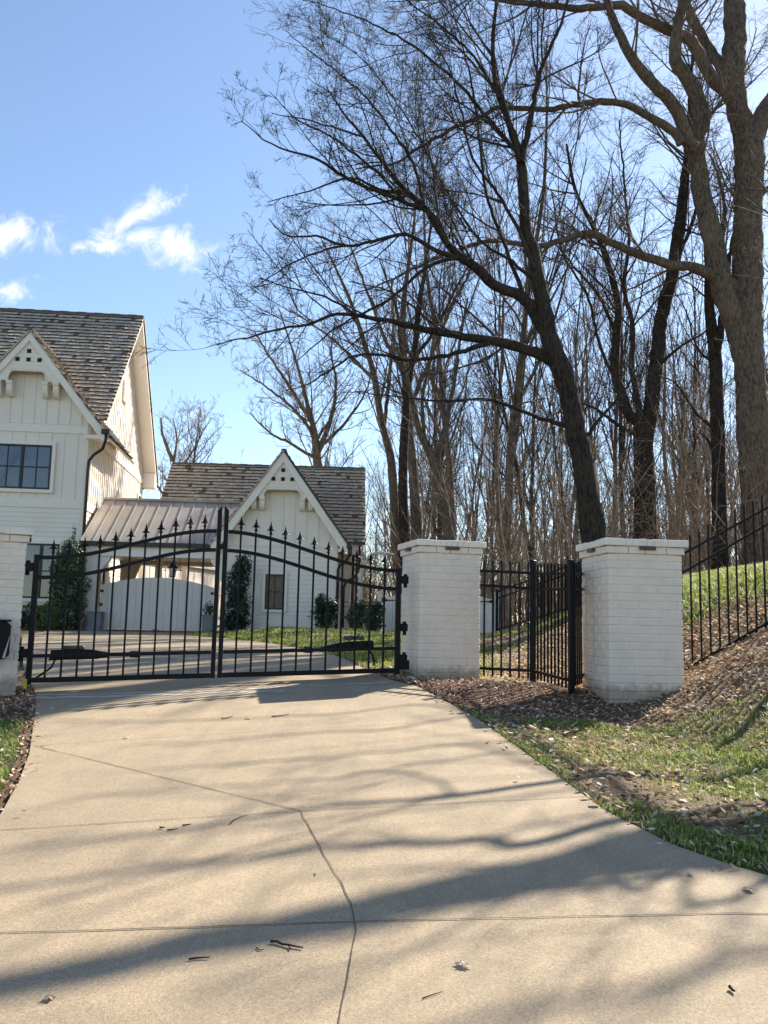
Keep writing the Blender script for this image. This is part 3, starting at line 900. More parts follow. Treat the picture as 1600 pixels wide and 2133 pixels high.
m = MB(); m.box(-.01, .044, .0, 10.4, 3.81, 4.09); m.box(-.01, .044, .0, 10.4, 6.21, 6.47); m.build('side_belt_trim', M['trim'], HS)
# main roof
ev, er, ew, rw = -.38, 5.2, 6.42, 12.0
ur = .55
m = MB(); deck(m, (-12, .06, ew + .44), (ur, .06, ew + .44), (ur, er, rw), (-12, er, rw), .17); deck(m, (ur, 2 * er - ev, ew), (-12, 2 * er - ev, ew), (-12, er, rw), (ur, er, rw), .17)
m.box(.02, ur - .02, 2 * er - ev - .62, 2 * er - ev + .03, ew - .33, ew + .30)
m.build('soffit', M['trim'], HS)
m = MB()
inw = lambda p: abs(p.x - c) < 2.5 and p.z < apex - slope * abs(p.x - c) - .1
shakes(m, (-7.5, ev + .3, ew + .3), (ur + .03, ev + .3, ew + .3), (-7.5, er, rw), .245, 11, inw)
shakes(m, (ur + .03, 2 * er - ev, ew), (-3, 2 * er - ev, ew), (ur + .03, er, rw), .4, 12)
m.col = (.16, .13, .11)
k = 0
for x in np.arange(-8, ur, .32): m.box(x, min(x + .33, ur + .03), er - .13, er + .13, rw - .06, rw + .045 + .012 * (k % 2)); k += 1
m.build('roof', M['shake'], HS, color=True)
m = MB()
for (va, wa, vb, wb) in ((.06, ew + .44, er, rw), (2 * er - ev, ew, er, rw)):
    m.hexa([(ur + .001, va, wa - .05), (ur + .04, va, wa - .05), (ur + .04, vb, wb - .05), (ur + .001, vb, wb - .05), (ur + .001, va, wa + .06), (ur + .04, va, wa + .06), (ur + .04, vb, wb + .06), (ur + .001, vb, wb + .06)])
m.build('drip_edge', M['gutter'], HS)
# cross gable roof
m = MB(); e_ = (c + half, hgw(c + half) + .16)
for s in (-1, 1):
    ex = c + s * half; a_, b_ = (ex, -.40, e_[1]), (ex, 4.5, e_[1])
    deck(m, *( (a_, b_, (c, 4.5, apex), (c, -.40, apex)) if s > 0 else (b_, a_, (c, -.40, apex), (c, 4.5, apex))), .10)
m.build('gable_soffit', M['trim'], HS)
m = MB(); shakes(m, (c + half, 3.6, e_[1]), (c + half, -.47, e_[1]), (c, 3.6, apex), .245, 13); shakes(m, (c - half, -.47, e_[1]), (c - half, 3.6, e_[1]), (c, -.47, apex), .245, 14)
m.col = (.10, .085, .075)
for y in np.arange(-.47, 3.4, .32): m.box(c - .09, c + .09, y, y + .318, apex + .0, apex + .07)
m.build('gable_roof', M['shake'], HS, color=True)
gable_front(HS, c, apex, slope, half, -.42, -.03, 7.80, 8.11, 1.0, .60, [(0, 8.77), (-.34, 8.49), (0, 8.49), (.34, 8.49)], .125, (-.89, -.55, .55, .89), .48)
m = MB(); m.box(.02, .66, -.40, -.02, 6.02, 6.14); m.build('eave_return', M['trim'], HS)
window_y(HS, -2.86, -1.06, 4.38, 5.80, -.06, 2, 2, 2)
window_y(HS, -1.72, -.62, .95, 2.66, -.06, 2, 1, 2)
window_x(HS, 9.15, 9.75, 4.2, 5.6, .03)
window_x(HS, 1.5, 2.2, .9, 2.35, .04); window_x(HS, 2.75, 3.45, .9, 2.35, .04)
m = MB(); m.box(.02, .10, 4.9, 5.5, 8.6, 9.4); m.build('gable_vent', M['trim'], HS)
m = MB(); m.tube([(.66, -.42, 6.22), (.66, -.44, 5.98), (.55, -.30, 5.72), (.25, -.12, 5.55), (.10, -.09, 5.35), (.09, -.09, 5.0), (.09, -.09, .02)], .05, 10); m.build('downspout', M['gutter'], HS, smooth=True)
m = MB(); m.cbox(.52, .78, -.55, -.33, 6.16, 6.32, .02); m.box(.62, .76, -.35, 1.2, 6.2, 6.31); m.build('gutter', M['gutter'], HS)

# --- garage
GR = thing('garage', 'low white garage with a steep gable and shake roof beyond the iron gate', 'garage', (-1.42, 27.6, 1.25), math.radians(2.0))
c, apex, slope, half = -1.75, 5.66, 1.40, 2.12
hgw = lambda u: apex - slope * abs(u - c) - .16
m = MB(); m.prism([(-3.5, -.5), (0, -.5), (0, hgw(0)), (c, hgw(c)), (-3.5, hgw(-3.5))], 1, 0, 5.0)
m.box(-3.5, .42, 2.85, 7.9, -.5, 3.05)
m.prism([(2.86, 3.06), (7.89, 3.06), (5.4, 5.65)], 0, -3.49, .419)
m.build('wall', M['siding'], GR)
m = MB(); lap_y(m, -3.4, -.09, -.001, -.1, 2.70, .138); m.box(-3.5, -3.41, -.035, .01, -.1, 2.72); m.box(-.09, -.001, -.035, .01, -.1, 2.72); m.build('lap_siding', M['siding'], GR)
m = MB(); lap_y(m, .03, .42, 2.849, -.1, 3.05, .138); m.build('lap_siding', M['siding'], GR)
m = MB(); lap_x(m, .1, 2.84, .001, -.1, 3.05, .138); lap_x(m, 2.86, 7.9, .421, -.1, 3.05, .138); m.build('side_lap_siding', M['siding'], GR)
m = MB(); battens_y(m, -3.42, -.08, -.001, 2.79, hgw, .36); m.box(-3.5, 0, -.03, .01, 2.71, 2.785); m.build('board_and_batten', M['siding'], GR)
ev, er, ew, rw, ul, ur = 2.4, 5.4, 3.13, 6.2, -6.35, .84
m = MB(); deck(m, (ul, ev, ew), (ur, ev, ew), (ur, er, rw), (ul, er, rw), .13); deck(m, (ur, 2 * er - ev, ew), (ul, 2 * er - ev, ew), (ul, er, rw), (ur, er, rw), .13)
m.box(.43, ur - .01, ev + .03, ev + .5, 2.72, 3.1)
m.build('soffit', M['trim'], GR)
m = MB(); shakes(m, (ul, ev, ew), (ur + .02, ev, ew), (ul, er, rw), .19, 21, lambda p: abs(p.x - c) < 2.0 and p.z < apex - slope * abs(p.x - c) - .1)
shakes(m, (ur + .02, 2 * er - ev, ew), (ul, 2 * er - ev, ew), (ur + .02, er, rw), .4, 22)
m.col = (.16, .13, .11); k = 0
for x in np.arange(ul, ur, .28): m.box(x, min(x + .278, ur + .02), er - .1, er + .1, rw - .05, rw + .035 + .01 * (k % 2)); k += 1
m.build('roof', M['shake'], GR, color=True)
m = MB(); ez = apex - slope * half
for s in (-1, 1):
    ex = c + s * half; a_, b_ = (ex, -.36, ez), (ex, 4.9, ez)
    deck(m, *((a_, b_, (c, 4.9, apex), (c, -.36, apex)) if s > 0 else (b_, a_, (c, -.36, apex), (c, 4.9, apex))), .09)
m.build('gable_soffit', M['trim'], GR)
m = MB(); shakes(m, (c + half, 4.8, ez), (c + half, -.42, ez), (c, 4.8, apex), .19, 23); shakes(m, (c - half, -.42, ez), (c - half, 4.8, ez), (c, -.42, apex), .19, 24)
m.col = (.10, .085, .075)
for y in np.arange(-.42, 4.6, .28): m.box(c - .08, c + .08, y, y + .278, apex, apex + .06)
m.build('gable_roof', M['shake'], GR, color=True)
gable_front(GR, c, apex, slope, half, -.38, -.03, 4.22, 4.44, .93, .58, [(0, 5.06), (-.29, 4.78), (0, 4.78), (.29, 4.78)], .115, (-.88, -.62, .62, .88), .40, .15)
m = MB(); m.box(.02, .34, -.36, -.02, 2.57, 2.66); m.build('eave_return', M['trim'], GR)
window_y(GR, -2.19, -1.61, .76, 1.84, -.06, 1, 2, 2, 'brownglass', .05, .09)
for (sx, sy, pts) in ((0, 0, [(.36, -.40, 2.70), (.37, -.40, 2.48), (.28, -.32, 2.30), (.08, -.12, 2.16), (.03, -.08, 2.02), (.03, -.08, .02)]),
                      (0, 0, [(.72, 2.35, 3.02), (.7, 2.4, 2.3), (.58, 2.5, 1.95), (.28, 2.6, 1.8), (.2, 2.6, 1.6), (.2, 2.6, .02)]), (0, 0, [(.5, 2.7, 2.9), (.5, 2.7, .02)])):
    m = MB(); m.tube(pts, .045, 10); m.build('downspout', M['gutter'], GR, smooth=True)
m = MB(); m.cbox(.28, .45, -.48, -.30, 2.66, 2.80, .015); m.box(.36, .86, 2.27, 2.39, 3.04, 3.14); m.box(.34, .44, -.3, 2.2, 2.67, 2.77); m.build('gutter', M['gutter'], GR)

for y in (2.95, 7.7):
    m = MB(); m.box(-6.25, -6.05, y, y + .2, -.3, 3.05); m.build('post', M['trim'], GR)

# --- covered breezeway
BZ = thing('breezeway', 'open breezeway with a brown standing seam metal roof joining house and garage', 'breezeway', (-9.30, 27.6, 1.25), math.radians(3.0))
W = 4.55
m = MB(); deck(m, (-.12, -.12, 2.76), (W, -.12, 2.76), (W, 2.4, 4.42), (-.12, 2.4, 4.42), .08); deck(m, (W, 4.92, 2.76), (-.12, 4.92, 2.76), (-.12, 2.4, 4.42), (W, 2.4, 4.42), .08)
S_ = Vector((0, 2.52, 1.66)).normalized(); Nn = Vector((0, -1.66, 2.52)).normalized()
for k in range(13):
    x = -.10 + k * .385
    if x > W: break
    p = Vector((x, -.12, 2.76)); q = Vector((x, 2.40, 4.42)); m.bar(p + Nn * .012, q + Nn * .012, .016, .022, up=Nn)
m.bar((-.13, 2.4, 4.43), (W, 2.4, 4.43), .16, .07); m.box(-.135, -.105, -.12, .1, 2.70, 2.80)
m.build('metal_roof', M['metalroof'], BZ)
m = MB(); m.box(-.12, W, -.24, -.125, 2.60, 2.745); m.tube([(-.02, -.18, 2.60), (-.02, -.12, .02)], .05, 8); m.tube([(-.12, -.05, 2.60), (-.12, -.05, .02)], .045, 8); m.build('gutter', M['gutter'], BZ)
for b_ in ((-.10, .22, 2.30), (4.5, 4.8, 2.34)):
    m = MB(); m.box(.02, W - .2, b_[0], b_[1], b_[2], 2.66); m.build('header_beam', M['trim'], BZ)
m = MB(); m.box(.02, W - .2, .23, 4.49, 2.48, 2.56); m.build('ceiling', M['trim'], BZ)
m = MB(); m.box(.10, .42, -.06, .18, -.1, 2.295); m.build('post', M['trim'], BZ)
for pl, ya, yb in (([(.43, 2.295), (.43, 1.75), (.55, 1.85), (.80, 2.2), (.84, 2.295)], -.04, .16), ([(W - .2, 2.295), (W - .2, 1.5), (W - .32, 1.62), (W - .42, 1.9), (W - .62, 2.2), (W - .64, 2.295)][::-1], -.04, .16),
                   ([(.05, 2.335), (.05, .9), (.4, 1.4), (.75, 2.335)], 4.55, 4.75), ([(W - .2, 2.335), (W - .2, 1.4), (W - .6, 2.335)][::-1], 4.55, 4.75)):
    m = MB(); m.prism(pl, 1, ya, yb); m.build('corner_brace', M['trim'], BZ)

# --- rear wing seen through the breezeway
RW = thing('rear_wing', 'cream walled rear wing glimpsed through the open breezeway', 'building', (-10.35, 38.9, 1.25), math.radians(72.5))
m = MB(); m.box(0, 9.5, 0, 2.6, -.4, 2.9); m.build('wall', M['siding'], RW)
m = MB()
for x in np.arange(.3, 9.5, 1.3): m.box(x, x + .03, -.02, .005, -.4, 2.9)
m.box(0, 9.5, -.025, .005, 1.75, 1.82); m.build('panel_trim', M['trim'], RW)
window_y(RW, 1.0, 3.6, .3, 1.62, -.05, 2, 1, 2)
m = MB(); deck(m, (-.2, -.12, 2.95), (9.8, -.12, 2.95), (9.8, 1.3, 3.7), (-.2, 1.3, 3.7), .1); deck(m, (9.8, 2.8, 2.95), (-.2, 2.8, 2.95), (-.2, 1.3, 3.7), (9.8, 1.3, 3.7), .1); m.build('roof', M['metalroof'], RW)

# --- arched board gate under the breezeway
BG = thing('wooden_gate', 'grey white arched double board gate closing off the breezeway', 'gate', (-8.72, 27.55, 1.25), math.radians(3.0))
for k in (0, 1):
    m = MB(); x0 = .02 + k * 1.74; x1 = x0 + 1.72; n = 8; xs = np.linspace(x0, x1, n + 1)
    zt = lambda x: 1.34 + .33 * math.cos((x - 1.75) / 1.75 * 1.45) ** .9 if abs((x - 1.75) / 1.75 * 1.45) < 1.57 else 1.34
    for a, b in zip(xs[:-1], xs[1:]):
        mid = (a + b) / 2
        m.prism([(a + .004, .06), (b - .004, .06), (b - .004, zt(b)), (mid, zt(mid)), (a + .004, zt(a))], 1, .002 * (1), .03)
        m.box(a + .001, b - .001, .012, .036, .08, min(zt(a), zt(b)) - .02)
    o = m.build('leaf', M['woodgate'], BG)
    xh = x0 + .04 if k == 0 else x1 - .04
    for hz in (.28, .80, 1.22):
        m = MB(); m.cbox(xh - .05, xh + .05, -.02, .004, hz - .035, hz + .035, .004); m.build('hinge', M['iron'], o)
m = MB(); m.tube([(1.70, .045, .06), (1.70, .045, .9)], .012, 6); m.build('drop_bolt', M['iron'], BG)

# --- lantern under the header
lx, ly, lz = at(360, 1190, 27.75)
LN = thing('lantern', 'black gas lantern with a ring hanging under the breezeway', 'lantern', (lx, ly, lz))
m = MB(); m.lathe([(.075, -.19), (.085, -.18), (.085, -.165), (.03, -.16)], n=10); m.lathe([(.135, .10), (.15, .11), (.10, .17), (.06, .22), (.065, .24), (.03, .27), (.012, .30), (.03, .32), (.002, .35)], n=10)
for k in range(4):
    a = math.pi / 4 + k * math.pi / 2
    m.tube([(.085 * math.cos(a), .085 * math.sin(a), -.17), (.13 * math.cos(a), .13 * math.sin(a), .11)], .009, 6)
m.tube([(-.26, 0, .03), (.26, 0, .03)], .008, 6); m.lathe([(.018, .015), (.018, .045)], (-.27, 0, 0), 8); m.lathe([(.018, .015), (.018, .045)], (.27, 0, 0), 8)
m.build('cage', M['iron'], LN)
m = MB(); m.tube([(.22 * math.cos(a), 0, .28 + .22 * math.sin(a)) for a in np.linspace(0, 2 * math.pi, 28)], .009, 6); m.build('ring', M['copper'], LN)
m = MB(); m.cbox(-.09, .09, -.05, .05, .52, .62, .01); m.tube([(0, 0, .49), (0, 0, .53)], .01, 6); m.build('mount', M['iron'], LN)
m = MB(); m.lathe([(.07, -.16), (.115, .1)], n=8); m.build('glass_body', M['lampglass'], LN)

# --- planters
for lab, px, w, h in (('slate grey box planter at the left end of the board gate', 197, .42, .66), ('slate grey box planter at the right end of the board gate', 434, .36, .55)):
    p = at(px, 1315, 27.2)
    PT = thing('planter', lab, 'planter', (p[0], 27.2, float(ground_z(p[0], 27.2)) - .0), 0.05, 'box planters')
    m = MB(); s_ = w / 2
    m.hexa([(-s_ * .9, -s_ * .9, 0), (s_ * .9, -s_ * .9, 0), (s_ * .9, s_ * .9, 0), (-s_ * .9, s_ * .9, 0), (-s_, -s_, h), (s_, -s_, h), (s_, s_, h), (-s_, s_, h)]); m.build('box', M['planter'], PT)
    m = MB(); m.cbox(-s_ - .015, s_ + .015, -s_ - .015, s_ + .015, h - .03, h + .012, .006); m.build('rim', M['planter'], PT)

# --- white arched gate beside the woods
q0 = at(790, 1315, 24.0); q1 = at(1035, 1325, 23.2)
ang = math.atan2(q1[1] - q0[1], q1[0] - q0[0]); LW = float(np.hypot(q1[0] - q0[0], q1[1] - q0[1]))
WG = thing('white_gate', 'white arched garden gate half hidden behind the middle pillar', 'gate', (q0[0], q0[1], float(ground_z((q0[0] + q1[0]) / 2, 23.6)) - .02), ang)
for k in (0, 1):
    m = MB(); x0 = .12 + k * (LW / 2 - .1); x1 = x0 + LW / 2 - .14; n = 6; xs = np.linspace(x0, x1, n + 1)
    zt = lambda x: .92 + .26 * math.sin(math.pi * min(max(x / LW, 0), 1))
    for a, b in zip(xs[:-1], xs[1:]): m.prism([(a + .004, .05), (b - .004, .05), (b - .004, zt(b)), (a + .004, zt(a))], 1, 0, .04)
    m.box(x0, x1, .01, .05, .2, .3)
    o = m.build('leaf', M['woodgate'], WG)
    xh = x0 + .02 if k == 0 else x1 - .02; s_ = 1 if k == 0 else -1
    m = MB(); m.prism([(xh - s_ * .12, .82), (xh - s_ * .12, .98), (xh + s_ * .08, .91), (xh + s_ * .30, .905), (xh + s_ * .30, .885), (xh + s_ * .08, .88)], 1, -.02, -.003); m.build('hinge', M['iron'], o)
for x in (0.0, LW):
    m = MB(); m.cbox(x - .06, x + .06, -.04, .08, -.2, 1.10, .006); m.cbox(x - .075, x + .075, -.055, .095, 1.101, 1.14, .01); m.build('post', M['woodgate'], WG)

# ------------------------------------------------------------------ trees
def nrm(v): return v / np.maximum(np.linalg.norm(v, axis=-1, keepdims=True), 1e-9)


def grow(rng, P, D, L, R, K, wander, up, taper=.35, droop=0.0):
    n = len(P); pts = np.empty((n, K, 3)); rad = np.empty((n, K)); pts[:, 0] = P
    d = nrm(D); st = (L / (K - 1))[:, None]; t = np.linspace(0, 1, K)
    rad[:] = R[:, None] * ((1 - t) * (1 - taper) + taper)[None]
    upv = np.array([0, 0, 1.0])
    for k in range(1, K):
        d = nrm(d + rng.normal(0, wander, (n, 3)) + upv * (up - droop * t[k]))
        pts[:, k] = pts[:, k - 1] + d * st
    return pts, rad


def spawn(rng, pts, rad, Lp, per_m, tmin, ang, lenf, K, wander, up, rfac=.55, rmin=.003, nmax=None, lmin=.15, lmax=9, bias=None, kmin=0, taper=.35, droop=0.0):
    N, Kp, _ = pts.shape
    n = rng.poisson(Lp * per_m * (1 - tmin)) + kmin
    if nmax is not None: n = np.minimum(n, nmax)
    idx = np.repeat(np.arange(N), n)
    if len(idx) == 0: return None
    t = tmin + (1 - tmin) * rng.random(len(idx)) ** .85 * .985
    f = t * (Kp - 1); i = np.minimum(f.astype(int), Kp - 2); fr = (f - i)[:, None]
    P = pts[idx, i] * (1 - fr) + pts[idx, i + 1] * fr
    T = nrm(pts[idx, i + 1] - pts[idx, i]); r = rad[idx, i] * (1 - fr[:, 0]) + rad[idx, i + 1] * fr[:, 0]
    q = nrm(np.cross(T, rng.normal(0, 1, T.shape)))
    if bias is not None:
        q = nrm(q + bias); q = nrm(q - T * np.sum(q * T, -1, keepdims=True))
    a = np.radians(rng.uniform(ang[0], ang[1], len(idx)))[:, None]
    D = T * np.cos(a) + q * np.sin(a)
    L = np.clip(Lp[idx] * lenf * (1.2 - .75 * t) * rng.uniform(.55, 1.25, len(idx)), lmin, lmax)
    R = np.maximum(np.minimum(r * rfac * rng.uniform(.7, 1.1, len(idx)), .012 * L + .004), rmin)
    p2, r2 = grow(rng, P, D, L, R, K, wander, up, taper, droop)
    return p2, r2, L


def tubes(pts, rad, S, cap=False):
    N, K, _ = pts.shape
    T = np.empty_like(pts); T[:, 1:-1] = pts[:, 2:] - pts[:, :-2]; T[:, 0] = pts[:, 1] - pts[:, 0]; T[:, -1] = pts[:, -1] - pts[:, -2]
    T = nrm(T); ov = T[:, K // 2]
    ref = np.where((np.abs(ov[:, 2:3]) < .8), np.array([[0, 0, 1.0]]), np.array([[1.0, 0.2, 0]]))[:, None, :]
    A = nrm(np.cross(T, np.broadcast_to(ref, T.shape))); B = np.cross(T, A)
    an = np.arange(S) * 2 * np.pi / S
    V = pts[:, :, None] + (A[:, :, None] * np.cos(an)[None, None, :, None] + B[:, :, None] * np.sin(an)[None, None, :, None]) * rad[:, :, None, None]
    base = (np.arange(N) * K * S)[:, None, None] + (np.arange(K - 1) * S)[None, :, None]
    k = np.arange(S)[None, None]; k2 = (k + 1) % S
    Q = np.stack([base + k, base + k2, base + S + k2, base + S + k], -1).reshape(-1, 4)
    return V.reshape(-1, 3), Q


def join(lst):
    Vs, Qs, o = [], [], 0
    for V, Q in lst:
        Vs.append(V); Qs.append(Q + o); o += len(V)
    return np.concatenate(Vs), np.concatenate(Qs)


def resample(P, W, K):
    """Catmull-Rom through control points, resampled to K points by arc length"""
    P = np.asarray(P, float); W = np.asarray(W, float)
    Pe = np.vstack([2 * P[0] - P[1], P, 2 * P[-1] - P[-2]]); out = []; wo = []
    for i in range(len(P) - 1):
        p0, p1, p2, p3 = Pe[i:i + 4]
        for u in np.linspace(0, 1, 8, endpoint=False):
            out.append(.5 * (2 * p1 + (p2 - p0) * u + (2 * p0 - 5 * p1 + 4 * p2 - p3) * u * u + (3 * p1 - p0 - 3 * p2 + p3) * u ** 3)); wo.append(W[i] + (W[i + 1] - W[i]) * u)
    out.append(P[-1]); wo.append(W[-1]); out = np.array(out); wo = np.array(wo)
    s = np.r_[0, np.cumsum(np.linalg.norm(np.diff(out, axis=0), axis=1))]; q = np.linspace(0, s[-1], K)
    return np.stack([np.interp(q, s, out[:, j]) for j in range(3)], 1), np.interp(q, s, wo), s[-1]


def limb_tube(P, R, rng, S=14, rough=.05):
    n = len(P)
    V, Q = tubes(P[None], R[None], S)
    V = V.reshape(n, S, 3); c = P[:, None]
    V = c + (V - c) * (1 + rng.normal(0, rough, (n, S, 1)))
    return V.reshape(-1, 3), Q


def crown_from(rng, limbs, dens, lens, ups, levels=4, bias=None, twig_r=.0042, wl=(.10, .14, .2, .22), tmins=None):
    """limbs: list of (pts K, rad K, length, tmin)"""
    out = []
    lp = np.stack([resample(p, r, 24)[0] for p, r, L, tm in limbs]); lr = np.stack([resample(p, r, 24)[1] for p, r, L, tm in limbs])
    LL = np.array([L for _, _, L, _ in limbs]); tm = np.array([t for *_, t in limbs])
    l1 = []
    for i in range(len(limbs)):
        s = spawn(rng, lp[i:i + 1], lr[i:i + 1], LL[i:i + 1], dens[0], tm[i], (28, 62), lens[0], 9, wl[0], ups[0], .5, .006, lmin=.5, lmax=lens[4] if len(lens) > 4 else 3.6, bias=bias, kmin=2)
        if s: l1.append(s)
    p1 = np.concatenate([s[0] for s in l1]); r1 = np.concatenate([s[1] for s in l1]); L1 = np.concatenate([s[2] for s in l1])
    out.append((tubes(p1, r1, 5)))
    s2 = spawn(rng, np.concatenate([p1]), r1, L1, dens[1], .12, (25, 58), lens[1], 6, wl[1], ups[1], .6, .0045, lmin=.3, lmax=2.0, kmin=1)
    out.append(tubes(s2[0], s2[1], 4))
    s2b = spawn(rng, lp, lr, LL, dens[1] * .5, .3, (30, 75), .12, 6, wl[1], ups[1], .3, .0045, lmin=.3, lmax=1.1)
    if s2b:
        out.append(tubes(s2b[0], s2b[1], 4)); s2 = tuple(np.concatenate([a, b]) for a, b in zip(s2, s2b))
    if levels > 2:
        s3 = spawn(rng, s2[0], s2[1], s2[2], dens[2], .1, (25, 60), lens[2], 5, wl[2], ups[2], .65, twig_r, lmin=.16, lmax=.9, kmin=1)
        out.append(tubes(s3[0], s3[1], 3))
        if levels > 3:
            s4 = spawn(rng, s3[0], s3[1], s3[2], dens[3], .15, (25, 60), lens[3], 4, wl[3], ups[2], .7, twig_r * .85, lmin=.1, lmax=.45, kmin=1)
            out.append(tubes(s4[0], s4[1], 3))
    return out


def hero(label, limbs, seed, mat_t, mat_c, dens=(1.5, 3.2, 4.5, 5.5), lens=(.42, .45, .5, .55, 3.4), ups=(.05, .04, .02), bias=None, group=None, kind_name='bare_tree', world=False, levels=4, twig_r=.0042):
    """limbs: ((px,py,width px)..., Y0, Y1, tmin) traced limbs standing at real depth Y; the first is the trunk"""
    rng = np.random.default_rng(seed); tr = []; cl = []; base = None
    for pts, Ya, Yb, tm in limbs:
        P = []; W = []; n = len(pts)
        for k, q in enumerate(pts):
            if world: P.append(q[:3]); W.append(q[3]); continue
            Y = Ya + (Yb - Ya) * (k / (n - 1)) ** 1.3
            p = at(q[0], q[1], Y); P.append(p); W.append(q[2] / 2 * Y / F)
        P, W, L = resample(P, W, max(12, int(5 * sum(np.linalg.norm(np.diff(np.array(P), axis=0), axis=1)))))
        if base is None:
            base = P[0].copy()
            gz_ = float(ground_z(base[0], base[1]))
            base[2] = gz_
            fl = np.clip(1 - (P[:, 2] - gz_) / .8, 0, 1); W = W * (1 + .35 * fl ** 2)
        else: P[1:-1] += rng.normal(0, .012, P[1:-1].shape)
        big = W.max()
        tr.append((P, W, 16 if big > .12 else (9 if big > .05 else 6))); cl.append((P, W, L, tm))
    o = thing(kind_name, label, 'tree', tuple(base), 0, group)
    parts = [limb_tube(P - base, W, rng, S, .06 if S > 9 else .03) for P, W, S in tr]
    V, Q = join(parts); raw_mesh('trunk', V, Q, mat_t, o, smooth=True)
    V, Q = join(crown_from(rng, cl, dens, lens, ups, levels, bias, twig_r)); raw_mesh('crown', V - base, Q, mat_c, o, smooth=True)
    return o


# big oak at the right edge -------------------------------------------------
Y1_ = 25.5
hero('massive grey barked oak at the right edge, thickest trunk on the grassy bank', [
    ([(1590, 1260, 86), (1585, 1130, 76), (1577, 1000, 69), (1567, 850, 64), (1559, 700, 61), (1557, 560, 66), (1558, 450, 60), (1562, 330, 62), (1556, 270, 58)], Y1_, Y1_, .75),
    ([(1556, 300, 52), (1538, 230, 48), (1528, 150, 50), (1532, 60, 48), (1528, -40, 42), (1520, -160, 34), (1500, -300, 24), (1480, -430, 12)], Y1_, Y1_ + .5, .3),
    ([(1566, 300, 46), (1592, 240, 42), (1625, 180, 36), (1660, 80, 30), (1690, -60, 22), (1720, -200, 10)], Y1_, Y1_ + 1.0, .3),
    ([(1553, 760, 40), (1538, 690, 50), (1503, 590, 46), (1487, 506, 44), (1462, 400, 40), (1450, 300, 36), (1461, 244, 36), (1442, 180, 32), (1407, 124, 28), (1412, 56, 24), (1424, 0, 20), (1430, -100, 14), (1420, -220, 7)], Y1_, Y1_ - 1.2, .3),
    ([(1449, 310, 30), (1431, 290, 30), (1409, 225, 28), (1356, 169, 25), (1311, 112, 22), (1281, 49, 18), (1262, 0, 15), (1235, -80, 10), (1200, -170, 5)], Y1_ - .9, Y1_ - 2.4, .25),
    ([(1420, 300, 20), (1397, 270, 19), (1356, 244, 17), (1300, 216, 15), (1244, 214, 14), (1187, 219, 13), (1142, 229, 12), (1105, 226, 11), (1037, 226, 10), (1000, 245, 9), (962, 257, 8), (925, 277, 7.5), (869, 311, 6.5), (831, 337, 5), (790, 346, 4), (740, 352, 2.5)], Y1_ - 1.1, Y1_ - 3.0, .12),
    ([(1545, 610, 22), (1520, 592, 34), (1487, 574, 28), (1450, 559, 23), (1394, 551, 20), (1337, 532, 18), (1292, 514, 17), (1244, 491, 15), (1210, 487, 14), (1169, 502, 13), (1124, 514, 12), (1075, 507, 11), (1037, 500, 10), (985, 510, 8.5), (930, 530, 7), (870, 555, 5.5), (800, 590, 4), (740, 610, 2.5)], Y1_, Y1_ - 2.6, .12),
    ([(1540, 240, 22), (1516, 195, 30), (1480, 158, 27), (1442, 90, 25), (1397, 64, 22), (1337, 37, 20), (1292, 10, 18), (1244, 15, 16), (1187, 17, 15), (1112, 7, 13), (1037, -2, 11), (950, -30, 8), (850, -50, 5), (760, -60, 3)], Y1_, Y1_ - 2.5, .12),
    ([(1530, 190, 20), (1508, 150, 26), (1470, 90, 22), (1431, 10, 19), (1400, -70, 14), (1380, -160, 7)], Y1_, Y1_ + 1.5, .2),
    ([(1540, 660, 20), (1510, 600, 14), (1495, 540, 11), (1510, 450, 9), (1500, 380, 7), (1478, 320, 4)], Y1_, Y1_ + 1.6, .2),
    ([(1570, 430, 14), (1600, 390, 11), (1640, 370, 8), (1690, 330, 4)], Y1_, Y1_ - 1.2, .2),
], 101, M['bark_near'], M['twig'], dens=(1.7, 2.8, 4.6, 4.6), lens=(.36, .48, .54, .6, 3.0), twig_r=.0055)

